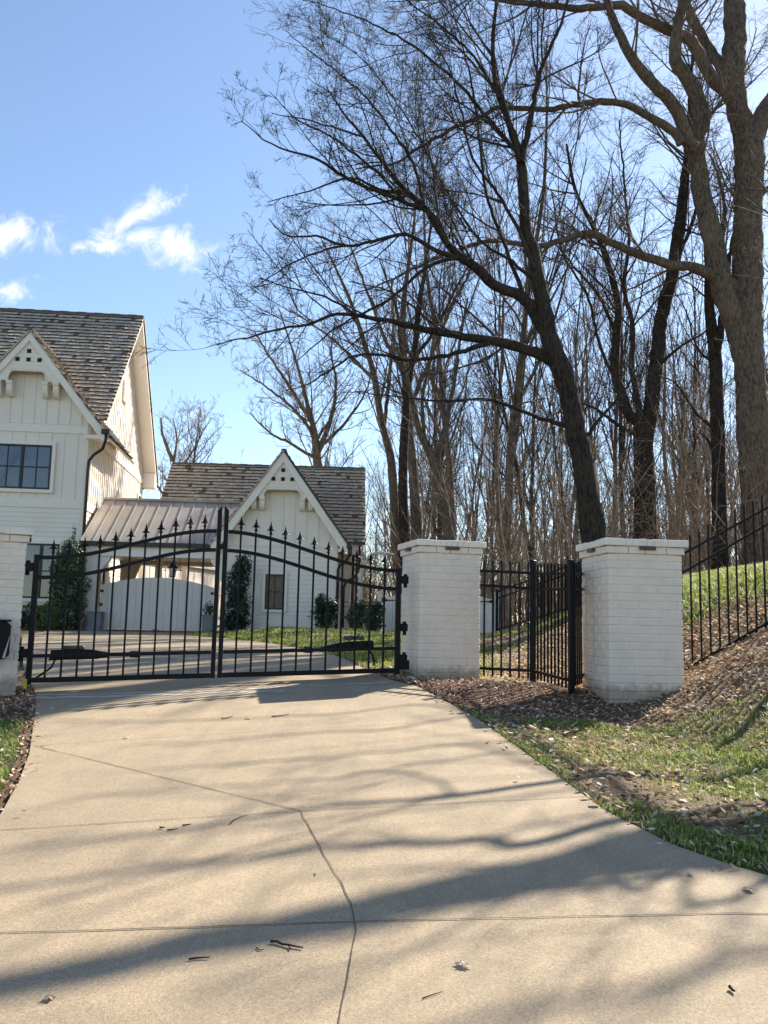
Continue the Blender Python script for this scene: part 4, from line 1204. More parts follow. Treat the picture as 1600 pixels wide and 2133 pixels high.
# dark leaning tree ----------------------------------------------------------
Y2_ = 22.0
hero('dark leaning tree between the two right pillars with long limbs sweeping left', [
    ([(1258, 1215, 60), (1240, 1140, 54), (1222, 1010, 47), (1203, 910, 44), (1186, 825, 40), (1170, 770, 42), (1150, 720, 40), (1135, 650, 34), (1120, 575, 29), (1110, 515, 26), (1096, 487, 25), (1091, 394, 22), (1083, 325, 19), (1056, 244, 14), (1032, 169, 12), (1027, 75, 9), (1036, -10, 7), (1040, -110, 3)], Y2_, Y2_ - .6, .62),
    ([(1086, 340, 16), (1109, 225, 12), (1127, 150, 10), (1150, 94, 8), (1176, 30, 6), (1195, -60, 3)], Y2_ - .5, Y2_ + .8, .2),
    ([(1140, 690, 30), (1120, 660, 27), (1095, 625, 25), (1060, 605, 23), (1025, 590, 22), (990, 555, 20), (955, 532, 17), (917, 484, 14), (884, 431, 12), (831, 382, 10), (790, 330, 8), (752, 277, 6), (719, 240, 4.5), (680, 180, 2.5)], Y2_, Y2_ - 2.2, .15),
    ([(1100, 632, 12), (1070, 560, 9), (1040, 480, 8), (1012, 400, 7), (1000, 300, 6), (985, 190, 5), (960, 80, 3.5), (930, -20, 2)], Y2_, Y2_ + 1.2, .15),
    ([(975, 543, 11), (920, 528, 10), (870, 500, 9), (839, 487, 8), (775, 502, 7), (719, 512, 6), (662, 491, 5), (599, 491, 3.5), (560, 455, 2)], Y2_ - 1, Y2_ - 2.6, .15),
    ([(935, 510, 11), (899, 445, 10), (812, 409, 9), (730, 375, 7.5), (670, 337, 6), (625, 319, 5), (587, 311, 4), (542, 285, 3), (501, 251, 1.8)], Y2_ - 1.2, Y2_ - 3.2, .15),
    ([(850, 400, 7), (790, 395, 6), (740, 372, 5), (690, 380, 4), (640, 400, 3), (560, 420, 2)], Y2_ - 1.6, Y2_ - .6, .15),
    ([(1155, 755, 30), (1130, 740, 26), (1100, 730, 23), (1040, 712, 20), (975, 702, 17), (900, 690, 15), (865, 680, 13), (801, 667, 10), (745, 657, 8.5), (707, 652, 7.5), (655, 671, 6), (587, 684, 5), (531, 699, 3.8), (475, 712, 2.5), (430, 724, 1.5)], Y2_, Y2_ - 3.0, .15),
    ([(1020, 714, 12), (970, 730, 10), (925, 742, 9), (850, 750, 7.5), (800, 741, 6.5), (740, 740, 5), (690, 770, 4), (640, 800, 2.5), (590, 815, 1.5)], Y2_ - .6, Y2_ + .4, .15),
    ([(960, 533, 9), (900, 550, 8), (850, 590, 7), (800, 630, 6), (740, 660, 4.5), (690, 690, 3.5), (620, 750, 2)], Y2_ - 1.2, Y2_ - .2, .15),
    ([(1190, 890, 11), (1100, 862, 8), (1015, 832, 7), (925, 836, 5), (825, 826, 3.5), (740, 815, 2)], Y2_, Y2_ - 1.4, .2),
    ([(1115, 560, 10), (1075, 470, 8), (1035, 400, 7), (985, 330, 5.5), (960, 230, 4.5), (930, 130, 3.5), (880, 60, 2.2), (830, 0, 1.5)], Y2_ - .4, Y2_ - 2.2, .15),
    ([(1130, 600, 9), (1060, 540, 7), (1000, 500, 6), (930, 400, 5), (880, 300, 4), (810, 190, 3), (740, 110, 2), (660, 60, 1.4)], Y2_ - .2, Y2_ + 1.2, .15),
    ([(1083, 325, 10), (1020, 250, 8), (950, 170, 7), (880, 110, 5.5), (800, 60, 4), (700, 20, 2.5), (610, -10, 1.5)], Y2_ - .5, Y2_ - 2.0, .15),
    ([(1040, 205, 8), (980, 110, 6), (900, 40, 4), (820, -20, 2)], Y2_ - .6, Y2_ + .4, .15),
    ([(884, 431, 8), (860, 340, 7), (800, 250, 5.5), (740, 180, 4), (650, 110, 2.6), (590, 60, 1.5)], Y2_ - 1.7, Y2_ - 1.0, .15),
    ([(760, 285, 5), (700, 268, 4), (640, 250, 3), (565, 235, 1.6)], Y2_ - 2.0, Y2_ - 2.8, .15),
    ([(850, 425, 7), (770, 345, 5.5), (690, 285, 4.2), (620, 250, 3), (560, 190, 1.5)], Y2_ - 1.6, Y2_ - 2.4, .15),
    ([(719, 512, 5), (650, 530, 4), (590, 560, 3), (530, 600, 1.6)], Y2_ - 2.0, Y2_ - 2.2, .15),
    ([(745, 657, 6), (680, 620, 4.5), (610, 600, 3.2), (540, 580, 2)], Y2_ - 2.2, Y2_ - 3.0, .15),
    ([(1205, 930, 9), (1260, 860, 7), (1300, 815, 5), (1330, 760, 3)], Y2_, Y2_ + 1.0, .2),
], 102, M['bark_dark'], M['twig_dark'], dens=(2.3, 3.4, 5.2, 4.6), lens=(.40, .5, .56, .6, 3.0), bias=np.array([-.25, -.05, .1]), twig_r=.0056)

# forked tree ----------------------------------------------------------------
Y3_ = 27.0
hero('forked dark tree rising above the freestanding pillar with a knot on its trunk', [
    ([(1352, 1210, 56), (1346, 1125, 50), (1343, 1000, 42), (1340, 930, 42), (1335, 880, 30), (1312, 865, 24), (1296, 820, 22), (1281, 775, 20), (1284, 700, 18), (1288, 640, 16), (1270, 560, 13), (1240, 480, 11), (1200, 400, 8), (1180, 300, 5)], Y3_, Y3_ + .6, .55),
    ([(1343, 920, 34), (1356, 850, 32), (1368, 750, 30), (1380, 650, 29), (1403, 560, 28), (1416, 470, 26), (1424, 400, 22), (1436, 280, 15), (1440, 160, 9), (1450, 40, 5)], Y3_, Y3_ + .8, .35),
    ([(1341, 900, 16), (1330, 850, 15), (1316, 760, 13), (1318, 680, 11), (1300, 600, 9), (1310, 500, 7), (1300, 380, 5), (1290, 250, 3)], Y3_, Y3_ - .9, .3),
    ([(1325, 905, 9), (1280, 880, 7), (1240, 850, 6), (1200, 835, 4), (1140, 800, 2.5)], Y3_, Y3_ - 1.4, .2),
    ([(1400, 570, 12), (1420, 520, 9), (1450, 440, 7), (1465, 340, 4)], Y3_ + .3, Y3_ + 1.2, .2),
    ([(1285, 700, 9), (1250, 620, 7), (1200, 560, 5), (1150, 500, 3)], Y3_ + .3, Y3_ + 1.4, .2),
    ([(1300, 835, 8), (1250, 720, 7), (1225, 620, 6), (1170, 520, 4.5), (1150, 400, 3)], Y3_ + .2, Y3_ + 2, .2),
    ([(1375, 760, 8), (1420, 720, 6), (1470, 690, 4), (1500, 640, 2)], Y3_, Y3_ - 1, .2),
    ([(1334, 1035, 16), (1320, 1025, 15), (1316, 1020, 9)], Y3_ - .3, Y3_ - .3, .95),
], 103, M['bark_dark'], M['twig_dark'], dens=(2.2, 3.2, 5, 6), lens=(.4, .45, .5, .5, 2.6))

Y4_ = 26.5
hero('slim dark tree with a twin stem just left of the massive oak', [
    ([(1502, 1230, 36), (1499, 1100, 31), (1497, 950, 28), (1492, 800, 28), (1489, 735, 27), (1478, 640, 21), (1476, 560, 17), (1470, 450, 12), (1460, 330, 7), (1450, 200, 4)], Y4_, Y4_ + .5, .5),
    ([(1491, 740, 18), (1506, 660, 16), (1512, 580, 13), (1530, 480, 9), (1540, 360, 5), (1550, 250, 3)], Y4_, Y4_ + 1, .4),
    ([(1495, 900, 8), (1450, 860, 6), (1410, 800, 4), (1370, 780, 2.5)], Y4_, Y4_ - 1, .2),
    ([(1498, 960, 7), (1460, 900, 6), (1445, 940, 4), (1430, 1000, 2)], Y4_, Y4_ + 1, .2),
    ([(1490, 760, 7), (1450, 720, 5), (1430, 650, 3), (1400, 600, 2)], Y4_, Y4_ + 1, .2),
], 104, M['bark_dark'], M['twig_dark'], dens=(1.6, 2.4, 3.6, 4.0), lens=(.35, .45, .5, .5, 2.4))

# clump of tall grey trunks beyond the garage lawn -----------------------------
hero('tall grey trunk, straightest of the clump right of the garage roof', [
    ([(872, 1190, 26), (868, 1110, 24), (861, 987, 20), (851, 875, 18), (843, 762, 15), (840, 650, 12), (850, 560, 9), (862, 470, 6), (870, 380, 3)], 31, 31, .35),
    ([(845, 790, 10), (800, 700, 8), (770, 620, 6), (740, 540, 4), (720, 480, 2)], 31, 30, .2),
    ([(850, 860, 9), (900, 740, 8), (940, 640, 6), (980, 560, 4), (1000, 480, 2)], 31, 32, .2),
], 105, M['bark_far'], M['twig'], dens=(2.0, 2.8, 4.2, 4.5), lens=(.32, .42, .5, .5, 2.8), ups=(.12, .08, .04), levels=4, twig_r=.005)
hero('grey trunk leaning left over the right end of the garage roof', [
    ([(830, 1190, 22), (824, 1130, 20), (816, 969, 18), (794, 875, 15), (779, 781, 13), (762, 725, 11), (735, 640, 8), (700, 560, 5), (670, 500, 3)], 32, 31, .35),
    ([(800, 890, 9), (812, 780, 8), (820, 680, 6), (815, 580, 4)], 32, 33, .2),
    ([(785, 800, 8), (730, 740, 6), (670, 690, 4), (600, 640, 2)], 32, 31, .2),
], 106, M['bark_far'], M['twig'], dens=(2.0, 2.8, 4.2, 4.5), lens=(.32, .42, .5, .5, 2.8), ups=(.12, .08, .04), twig_r=.005)
hero('dark upright trunk with steep high forks in the clump right of the garage', [
    ([(845, 1190, 24), (842, 1119, 22), (840, 969, 19), (850, 800, 17), (865, 725, 14), (873, 631, 11), (886, 560, 8), (900, 450, 4)], 29.5, 29.5, .4),
    ([(848, 830, 10), (835, 730, 8), (825, 640, 6), (790, 540, 3)], 29.5, 29, .2),
    ([(860, 750, 9), (905, 690, 7), (950, 600, 5), (985, 540, 3)], 29.5, 30, .2),
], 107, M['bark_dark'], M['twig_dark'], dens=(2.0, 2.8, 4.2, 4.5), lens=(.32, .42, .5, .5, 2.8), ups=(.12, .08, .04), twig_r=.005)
hero('brown trunk bending left above the middle pillar and forking into a wide fan', [
    ([(955, 1200, 24), (936, 1119, 22), (912, 987, 20), (875, 900, 16), (862, 850, 12), (845, 780, 8), (820, 700, 5)], 26, 26, .35),
    ([(908, 975, 13), (925, 900, 12), (945, 800, 9), (960, 700, 6), (975, 620, 3)], 26, 27, .2),
    ([(885, 920, 9), (880, 830, 8), (900, 730, 6), (905, 640, 3)], 26, 25, .2),
], 108, M['bark_far'], M['twig'], dens=(2.0, 2.8, 4.2, 4.5), lens=(.32, .42, .5, .5, 2.6), ups=(.1, .07, .04), twig_r=.005)
hero('spreading bare tree behind the garage ridge with a fan of rising limbs', [
    ([(672, 1300, 28), (668, 1050, 22), (660, 950, 18), (655, 900, 14), (640, 840, 9), (622, 770, 6), (600, 700, 4), (580, 640, 2)], 39, 39, .3),
    ([(664, 940, 12), (690, 870, 9), (700, 800, 6), (690, 730, 4), (700, 660, 2)], 39, 40, .2),
    ([(656, 905, 8), (610, 850, 6), (560, 810, 4), (530, 790, 3), (500, 770, 1.5)], 39, 38, .2),
    ([(668, 930, 8), (720, 880, 6), (760, 820, 4), (780, 760, 2)], 39, 39, .2),
    ([(650, 880, 10), (600, 800, 7), (560, 740, 5), (530, 690, 3)], 39, 41, .2),
    ([(664, 960, 8), (600, 920, 6), (560, 900, 4), (520, 860, 2)], 39, 37, .2),
], 109, M['bark_far'], M['twig'], dens=(2.4, 3.2, 4.5, 4.5), lens=(.40, .45, .5, .5, 3.0), ups=(.1, .07, .04), twig_r=.0065)
hero('crooked dark tree in the gap between the house and the garage roof', [
    ([(335, 1180, 12), (348, 1060, 9), (356, 1000, 7), (364, 950, 5), (368, 910, 3), (360, 870, 1.5)], 42, 42, .3),
    ([(348, 1040, 6), (318, 1005, 5), (290, 1020, 4), (250, 990, 2)], 42, 41, .2),
    ([(356, 1000, 5), (395, 950, 4), (420, 905, 2.5), (440, 870, 1.2)], 42, 43, .2),
    ([(360, 960, 9), (340, 910, 6), (335, 870, 3)], 42, 42, .2),
    ([(390, 1180, 9), (400, 1020, 7), (405, 950, 5), (412, 900, 3), (415, 860, 1.5)], 44, 44, .3),
], 110, M['bark_far'], M['twig'], dens=(3.4, 4.0, 4.5, 3.5), lens=(.45, .5, .5, .5, 2.4), ups=(.08, .05, .03), twig_r=.0065)
# pale crooked branch tree by the garage corner
hero('small crooked pale barked tree between the garage corner and the white gate', [
    ([(752, 1315, 12), (751, 1250, 10), (753, 1190, 9), (765, 1168, 8.5), (780, 1153, 8), (800, 1152, 6), (822, 1155, 3)], 26.5, 26.3, .75),
], 111, M['pale_wood'], M['twig'], dens=(.7, 1.4, 2, 1), lens=(.2, .4, .4, .4, .8), levels=3)

# trees standing on the bank to the right; their limbs arch over the drive and shade it
def shadow_limb(ga, gb, ha, hb, r0, r1, n=5):
    k = np.array([SDIR[0], SDIR[1], SDIR[2]]) / SDIR[2]; out = []
    for t in np.linspace(0, 1, n):
        g = np.array(ga) * (1 - t) + np.array(gb) * t
        out.append(tuple(g + k * (ha + (hb - ha) * t)) + (r0 + (r1 - r0) * t,))
    return out


lim = [q[:3] + (w,) for q, w in zip(shadow_limb((2.7, 5.15, .65), (-1.6, 3.05, .3), 6.4, 11.4, 0, 0, 6), (.40, .33, .17, .13, .11, .09))]
b0 = lim[0]
def gd(px, py): q = on_drive(px, py); return (float(q[0]), float(q[1]), float(q[2]))
streaks = []
for (pa, pb, ha, hb, r0, r1) in (((1170, 1622), (0, 1780), 4.8, 10.6, .034, .016), ((1262, 1718), (0, 1836), 5.0, 10.4, .040, .018), ((1500, 1808), (760, 1918), 4.4, 8.6, .022, .012),
                                 ((1560, 1822), (900, 1915), 4.2, 8.4, .018, .010), ((1060, 1552), (250, 1612), 8.2, 10.2, .020, .012), ((1200, 1665), (350, 1740), 8.2, 9.8, .014, .010),
                                 ((1010, 1512), (200, 1560), 8.6, 10.8, .022, .012), ((1100, 1585), (120, 1660), 8.0, 10.6, .016, .010), ((940, 1480), (120, 1506), 9.0, 11.2, .020, .012), ((1330, 1752), (560, 1850), 4.6, 9.2, .018, .010), ((1235, 1690), (60, 1885), 7.4, 10.2, .014, .010)):
    q = shadow_limb(gd(*pa), gd(*pb), ha, hb, r0, r1)
    rr_ = random.Random(int(pa[0])); q = [(a + rr_.uniform(-.12, .12), b + rr_.uniform(-.12, .12), c_ + rr_.uniform(-.12, .12), d) for a, b, c_, d in q]
    streaks.append(([(b0[0] + .1, b0[1] - .35, min(q[0][2] - .8, 7.9), r0 * 1.3)] + q, 0, 0, .3))
hero('oak on the bank whose limbs arch above the drive', [
    ([(b0[0] + 1.3, b0[1] - 2.6, 1.9, .56), (b0[0] + 1.1, b0[1] - 2.0, 3.6, .50), (b0[0] + .5, b0[1] - .8, 5.4, .45), (b0[0], b0[1], b0[2], .40)], 0, 0, .7),
    (lim + [(lim[-1][0] - .9, lim[-1][1] + .9, lim[-1][2] + 1.6, .05)], 0, 0, .1),
    ([(b0[0] + .3, b0[1] - .6, 6.6, .04), (b0[0] + .9, b0[1] + .6, 9.0, .03), (b0[0] + .5, b0[1] + 2.0, 11.2, .02), (b0[0] + .3, b0[1] + 3.0, 13.0, .012)], 0, 0, .1),
    ([(b0[0] + .6, b0[1] - 1.1, 5.2, .05), (b0[0] + .9, b0[1] - .6, 7.4, .04), (b0[0] + .9, b0[1] + .4, 9.4, .025), (b0[0] + 1.0, b0[1] + 1.2, 11.0, .01)], 0, 0, .1),
    ([(b0[0] + .5, b0[1] - .9, 5.4, .05), (b0[0] + 1.5, b0[1] - .7, 7.6, .035), (b0[0] + 2.0, b0[1] + .2, 9.8, .02), (b0[0] + 2.1, b0[1] + 1.0, 11.4, .01)], 0, 0, .1),
] + streaks, 120, M['bark_near'], M['twig'], dens=(.5, 1.0, 2.6, 2.6), lens=(.30, .45, .5, .5, 1.8), world=True, levels=4)


# ---- the woods: prototype trees, then copies sharing their meshes
def woods_proto(seed, H, r0, lean, branchy):
    rng = np.random.default_rng(seed)
    P0 = np.array([[0, 0, -.6]]); D0 = np.array([[lean[0], lean[1], 1.0]])
    p, r = grow(rng, P0, D0, np.array([H + .6]), np.array([r0]), 16, .045, .05, .12)
    parts = [limb_tube(p[0], r[0] * np.r_[1.25, np.ones(15)], rng, 9, .05)]
    L = np.array([H])
    s0 = spawn(rng, p, r, L, branchy / H * 1.6, .30, (14, 42), .42, 10, .07, .10, .6, .02, lmin=2.0, lmax=H * .5)
    parts.append(tubes(s0[0], s0[1], 5)); tV, tQ = join(parts)
    cr = []
    s1 = spawn(rng, np.concatenate([s0[0]]), s0[1], s0[2], 1.5, .15, (22, 55), .4, 7, .1, .09, .55, .009, lmin=.6, lmax=2.8, kmin=1)
    cr.append(tubes(s1[0], s1[1], 4))
    s1b = spawn(rng, p, r, L, 1.1, .18, (40, 80), .09, 6, .12, .03, .25, .009, lmin=.6, lmax=2.2); cr.append(tubes(s1b[0], s1b[1], 4))
    s1 = tuple(np.concatenate([a, b]) for a, b in zip((s1[0][:, [0, 1, 2, 4, 5, 6]], s1[1][:, [0, 1, 2, 4, 5, 6]], s1[2]), s1b))
    s2 = spawn(rng, s1[0], s1[1], s1[2], 2.6, .12, (22, 58), .42, 5, .15, .06, .6, .007, lmin=.3, lmax=1.3, kmin=1); cr.append(tubes(s2[0], s2[1], 3))
    s3 = spawn(rng, s2[0], s2[1], s2[2], 4.5, .12, (25, 60), .5, 4, .18, .05, .7, .0055, lmin=.2, lmax=.7); cr.append(tubes(s3[0], s3[1], 3))
    cV, cQ = join(cr)
    return (tV, tQ), (cV, cQ)


protos = []
specs = [(17, .13, (.05, .02), 10), (19, .16, (-.06, .03), 11), (13, .10, (-.16, .0), 9), (17, .12, (.12, -.03), 10), (20, .18, (.0, .04), 12), (12, .08, (.05, .05), 8), (15, .11, (-.05, -.05), 9)]
for i, (H, r0, le, br) in enumerate(specs):
    (tV, tQ), (cV, cQ) = woods_proto(200 + i, H, r0, le, br)
    t_ = raw_mesh('trunk', tV, tQ, M['bark_far'] if i % 3 else M['bark_dark'], None, smooth=True); c_ = raw_mesh('crown', cV, cQ, M['twig'] if i % 2 else M['twig_dark'], None, smooth=True)
    protos.append((t_, c_))
rw_ = random.Random(77); spots = []
tries = 0
while len(spots) < 150 and tries < 9000:
    tries += 1
    y = 26 + 58 * rw_.random() ** .95
    px = rw_.uniform(470, 1680)
    x = (px - 800) / F * y
    if y < 34 and px < 900: continue
    if px < 800 and (y < 42 or rw_.random() < .55): continue
    if y < 33 and rw_.random() < .6: continue
    if any((x - a) ** 2 + (y - b) ** 2 < (1.5 if y < 40 else 2.0) ** 2 for a, b, *_ in spots): continue
    spots.append((x, y, px))
used = set()
for x, y, px in spots:
    k = rw_.randrange(len(protos)) if px > 850 else rw_.choice((2, 5, 6, 5))
    t_, c_ = protos[k]
    z = float(ground_z(x, y))
    s = rw_.uniform(.8, 1.12) * (.72 if px < 850 else 1.0)
    if y < 38:
        gname, lab = 'bare trees along the front of the woods', 'bare tree of the front rank of the woods just beyond the lawn'
    elif px < 850:
        gname, lab = 'thin bare trees far behind the garage', 'thin bare tree far off behind the garage roof'
    else:
        gname, lab = 'bare trees deep in the woods', 'slender bare tree deep in the woods behind the front rank'
    o = thing('bare_tree', lab, 'tree', (x, y, z), rw_.uniform(0, 6.28), gname); o.scale = (s, s, s * rw_.uniform(.95, 1.1))
    for src in (t_, c_):
        if (k, src.name[:3]) in used:
            d = src.copy()
        else: d = src; used.add((k, src.name[:3]))
        if d is not src: COL.objects.link(d)
        d.parent = o
for (x, y, k, rz_) in ((-16, -14, 1, .4), (-21, -11, 4, 2.0), (-12, -20, 0, 1.1), (-27, -18, 3, 3.0)):
    o = thing('bare_tree', 'bare tree reflected in the upstairs window of the house', 'tree', (x, y, float(ground_z(x, y))), rz_, 'bare trees reflected in the window')
    for src in protos[k]:
        d = src.copy() if (k, src.name[:3]) in used else src
        used.add((k, src.name[:3]))
        if d is not src: COL.objects.link(d)
        d.parent = o
for k, (t_, c_) in enumerate(protos):
    for src in (t_, c_):
        if (k, src.name[:3]) not in used: bpy.data.objects.remove(src)


# undergrowth of saplings filling the foot of the woods
def build_undergrowth():
    rng = np.random.default_rng(9); n = 2100
    y = 24 + 46 * rng.random(n) ** 1.1; px = rng.uniform(640, 1760, n); x = (px - 800) / F * y
    ok = ~((y < 34) & (px < 830)) & ~((y < 27) & (x < 3.2))
    x, y = x[ok], y[ok]; n = len(x)
    P = np.stack([x, y, ground_z(x, y) - .1], 1)
    D = np.c_[rng.normal(0, .25, (n, 2)), np.ones(n)]; L = rng.uniform(1.2, 5.0, n) * np.where(rng.random(n) < .3, 1.6, 1)
    p, r = grow(rng, P, D, L, .006 + .0042 * L * rng.uniform(.6, 1.4, n), 7, .1, .03, .2)
    out = [tubes(p, r, 4)]
    s = spawn(rng, p, r, L, 2.0, .15, (25, 65), .4, 5, .14, .04, .6, .007, lmin=.4, lmax=2.2, kmin=2); out.append(tubes(s[0], s[1], 3))
    s = spawn(rng, s[0], s[1], s[2], 2.6, .1, (25, 65), .45, 4, .18, .03, .7, .006, lmin=.2, lmax=.9); out.append(tubes(s[0], s[1], 3))
    V, Q = join(out)
    tag(raw_mesh('undergrowth', V, Q, M['brush'], smooth=True), 'tangle of leafless saplings filling the foot of the woods', 'undergrowth', kind='stuff')


build_undergrowth()


# ------------------------------------------------------------------ leaf-like scatters
def flakes(P, Nn, size, aspect, rng, col, curl=.35):
    """folded leaf shaped faces: P (n,3), normals (n,3)"""
    n = len(P); a = nrm(np.cross(Nn, rng.normal(0, 1, (n, 3)))); b = np.cross(Nn, a)
    s = size[:, None]; w = (size * aspect)[:, None]; c = (size * curl * rng.uniform(-1, 1, n))[:, None]
    base = P - a * s; tip = P + a * s + Nn * c * .6; l = P + b * w + Nn * c; r = P - b * w + Nn * c * rng.uniform(.3, 1, (n, 1))
    q1 = P + a * s * .5 + b * w * .85 + Nn * c * .9; q2 = P + a * s * .5 - b * w * .85 + Nn * c * .5
    V = np.stack([base, r, q2, tip, q1, l, P], 1).reshape(-1, 3)
    i = np.arange(n)[:, None] * 7
    T = np.concatenate([i + np.array([[0, 1, 6]]), i + np.array([[1, 2, 6]]), i + np.array([[2, 3, 6]]), i + np.array([[3, 4, 6]]), i + np.array([[4, 5, 6]]), i + np.array([[5, 0, 6]])])
    return V, T, np.repeat(col, 7, axis=0)


def vis(x, y, z, mg=260):
    d = np.stack([x, y, z - EYE], 1); w = d @ FW
    u = 800 + F * (d @ RT) / w; v = 1066.5 - F * (d @ UP) / w
    return (u > -mg) & (u < 1600 + mg) & (v < 2133 + mg)


def pick(rng, n, pal, jit=.2):
    pal = np.array(pal, float); w = pal[:, 3] / pal[:, 3].sum()
    c = pal[rng.choice(len(pal), n, p=w), :3]; return c * rng.uniform(1 - jit, 1 + jit, (n, 1))


LEAFPAL = [(.56, .41, .26, 4), (.72, .59, .42, 3), (.34, .215, .13, 3.4), (.15, .09, .055, 2.4), (.46, .17, .08, .4), (.85, .78, .66, 1.5)]


def build_litter():
    rng = np.random.default_rng(31); Vs, Ts, Cs = [], [], []; off = 0
    for (x0, x1, y0, y1, n, s0, s1) in ((-6, 7, 3.2, 11.5, 95000, .010, .036), (-6, 9, 10, 19, 60000, .016, .042), (-7, 12, 18, 30, 26000, .035, .07)):
        x = rng.uniform(x0, x1, n); y = rng.uniform(y0, y1, n); z = ground_z(x, y)
        g = grass_mask(x, y); mu = mulch_mask(x, y); dens = vn(x, y, 1.3)
        p = (1.05 - .78 * g) * (.35 + .9 * dens) * np.where(mu > .5, .22, 1)
        near_edge = np.maximum(x - xr(y), xl(y) - x) > .02
        ok = (~inside_drive(x, y)) & near_edge & (rng.random(n) < p) & vis(x, y, z) & ~((x < xl(y)) & (y > 10))
        e = np.minimum(xr(y) - x, x - xl(y)); edge = (e > 0) & (e < .30) & (y < 10) & (rng.random(n) < .16 * np.exp(-e / .06)) & vis(x, y, z)
        z = np.where(edge, drive_z(x, y), z); ok = ok | edge
        x, y, z = x[ok], y[ok], z[ok]; k = len(x)
        Nn = nrm(np.c_[rng.normal(0, .38, (k, 2)) + SDIR[:2] * .25, np.ones(k)])
        V, T, C = flakes(np.c_[x, y, z + rng.uniform(.006, .035, k)], Nn, rng.uniform(s0, s1, k), np.where(rng.random(k) < .45, .12, rng.uniform(.35, .62, k)), rng, pick(rng, k, LEAFPAL), .5)
        Vs.append(V); Ts.append(T + off); Cs.append(C); off += len(V)
    tag(raw_mesh('leaf_litter', np.concatenate(Vs), None, M['leaf'], col=np.concatenate(Cs), T=np.concatenate(Ts)), 'dry tan and brown leaves littering the bank and lawn', 'leaf litter', kind='stuff')


def build_grass():
    rng = np.random.default_rng(32); Vs, Qs, Ts, Cs = [], [], [], []; off = 0
    for (x0, x1, y0, y1, n, h0, h1, w) in ((-5, 6.5, 3.2, 11.0, 300000, .018, .050, .0034), (-6, 9, 10.5, 19, 150000, .04, .10, .006), (-7, 10, 18, 28, 60000, .05, .11, .011)):
        x = rng.uniform(x0, x1, n); y = rng.uniform(y0, y1, n); z = ground_z(x, y)
        g = grass_mask(x, y); mu = mulch_mask(x, y); tuft = vn(x, y, 7.0)
        ok = (~inside_drive(x, y)) & (np.maximum(x - xr(y), xl(y) - x) > .0) & (rng.random(n) < np.clip(g * (.25 + 1.3 * tuft), 0, 1)) & (mu < .4) & vis(x, y, z) & ~((x < xl(y)) & (y > 10))
        x, y, z, tuft = x[ok], y[ok], z[ok], tuft[ok]; k = len(x)
        h = rng.uniform(h0, h1, k) * (.6 + .7 * tuft); az = rng.uniform(0, 2 * np.pi, k); ln = rng.uniform(.3, 1.5, k) * h
        d = np.c_[np.cos(az), np.sin(az), np.zeros(k)]; s = np.c_[-d[:, 1], d[:, 0], np.zeros(k)] * (w * rng.uniform(.7, 1.3, (k, 1)))
        P = np.c_[x, y, z - .004]; mid = P + d * (ln * .35)[:, None] + np.c_[np.zeros((k, 2)), h * .62]; tip = P + d * ln[:, None] + np.c_[np.zeros((k, 2)), h * .95]
        V = np.stack([P - s, P + s, mid + s * .75, mid - s * .75, tip], 1).reshape(-1, 3)
        i = np.arange(k)[:, None] * 5
        c = pick(rng, k, [(.20, .28, .04, 5), (.31, .39, .06, 3.8), (.42, .43, .11, 2.6), (.62, .56, .32, 2.0), (.09, .14, .03, 1.4)], .25)
        Vs.append(V); Qs.append(i + np.array([[0, 1, 2, 3]]) + off); Ts.append(i + np.array([[3, 2, 4]]) + off); Cs.append(np.repeat(c, 5, 0)); off += len(V)
    tag(raw_mesh('grass', np.concatenate(Vs), np.concatenate(Qs), M['grass'], col=np.concatenate(Cs), T=np.concatenate(Ts)), 'patchy green winter grass on the bank and lawn', 'grass', kind='stuff')


def build_mulch():
    rng = np.random.default_rng(33); n = 60000
    x = np.r_[rng.uniform(-6, 3, n), rng.uniform(-13, -7, n // 6)]; y = np.r_[rng.uniform(3.2, 10.8, n), rng.uniform(25.8, 28.2, n // 6)]; z = ground_z(x, y)
    ok = (~inside_drive(x, y)) & (rng.random(len(x)) < mulch_mask(x, y) * .9) & vis(x, y, z)
    x, y, z = x[ok], y[ok], z[ok]; k = len(x)
    Nn = nrm(np.c_[rng.normal(0, .5, (k, 2)), np.ones(k)])
    V, T, C = flakes(np.c_[x, y, z + rng.uniform(.004, .022, k)], Nn, rng.uniform(.010, .030, k) * np.where(y > 20, 1.6, 1), rng.uniform(.22, .4, k), rng, pick(rng, k, [(.38, .225, .145, 4), (.15, .088, .058, 1.8), (.52, .345, .235, 3), (.66, .52, .39, 1.8)]), .3)
    tag(raw_mesh('mulch', V, None, M['chip'], col=C, T=T), 'red brown bark mulch around the pillars', 'mulch', kind='stuff')


build_litter(); build_grass(); build_mulch()


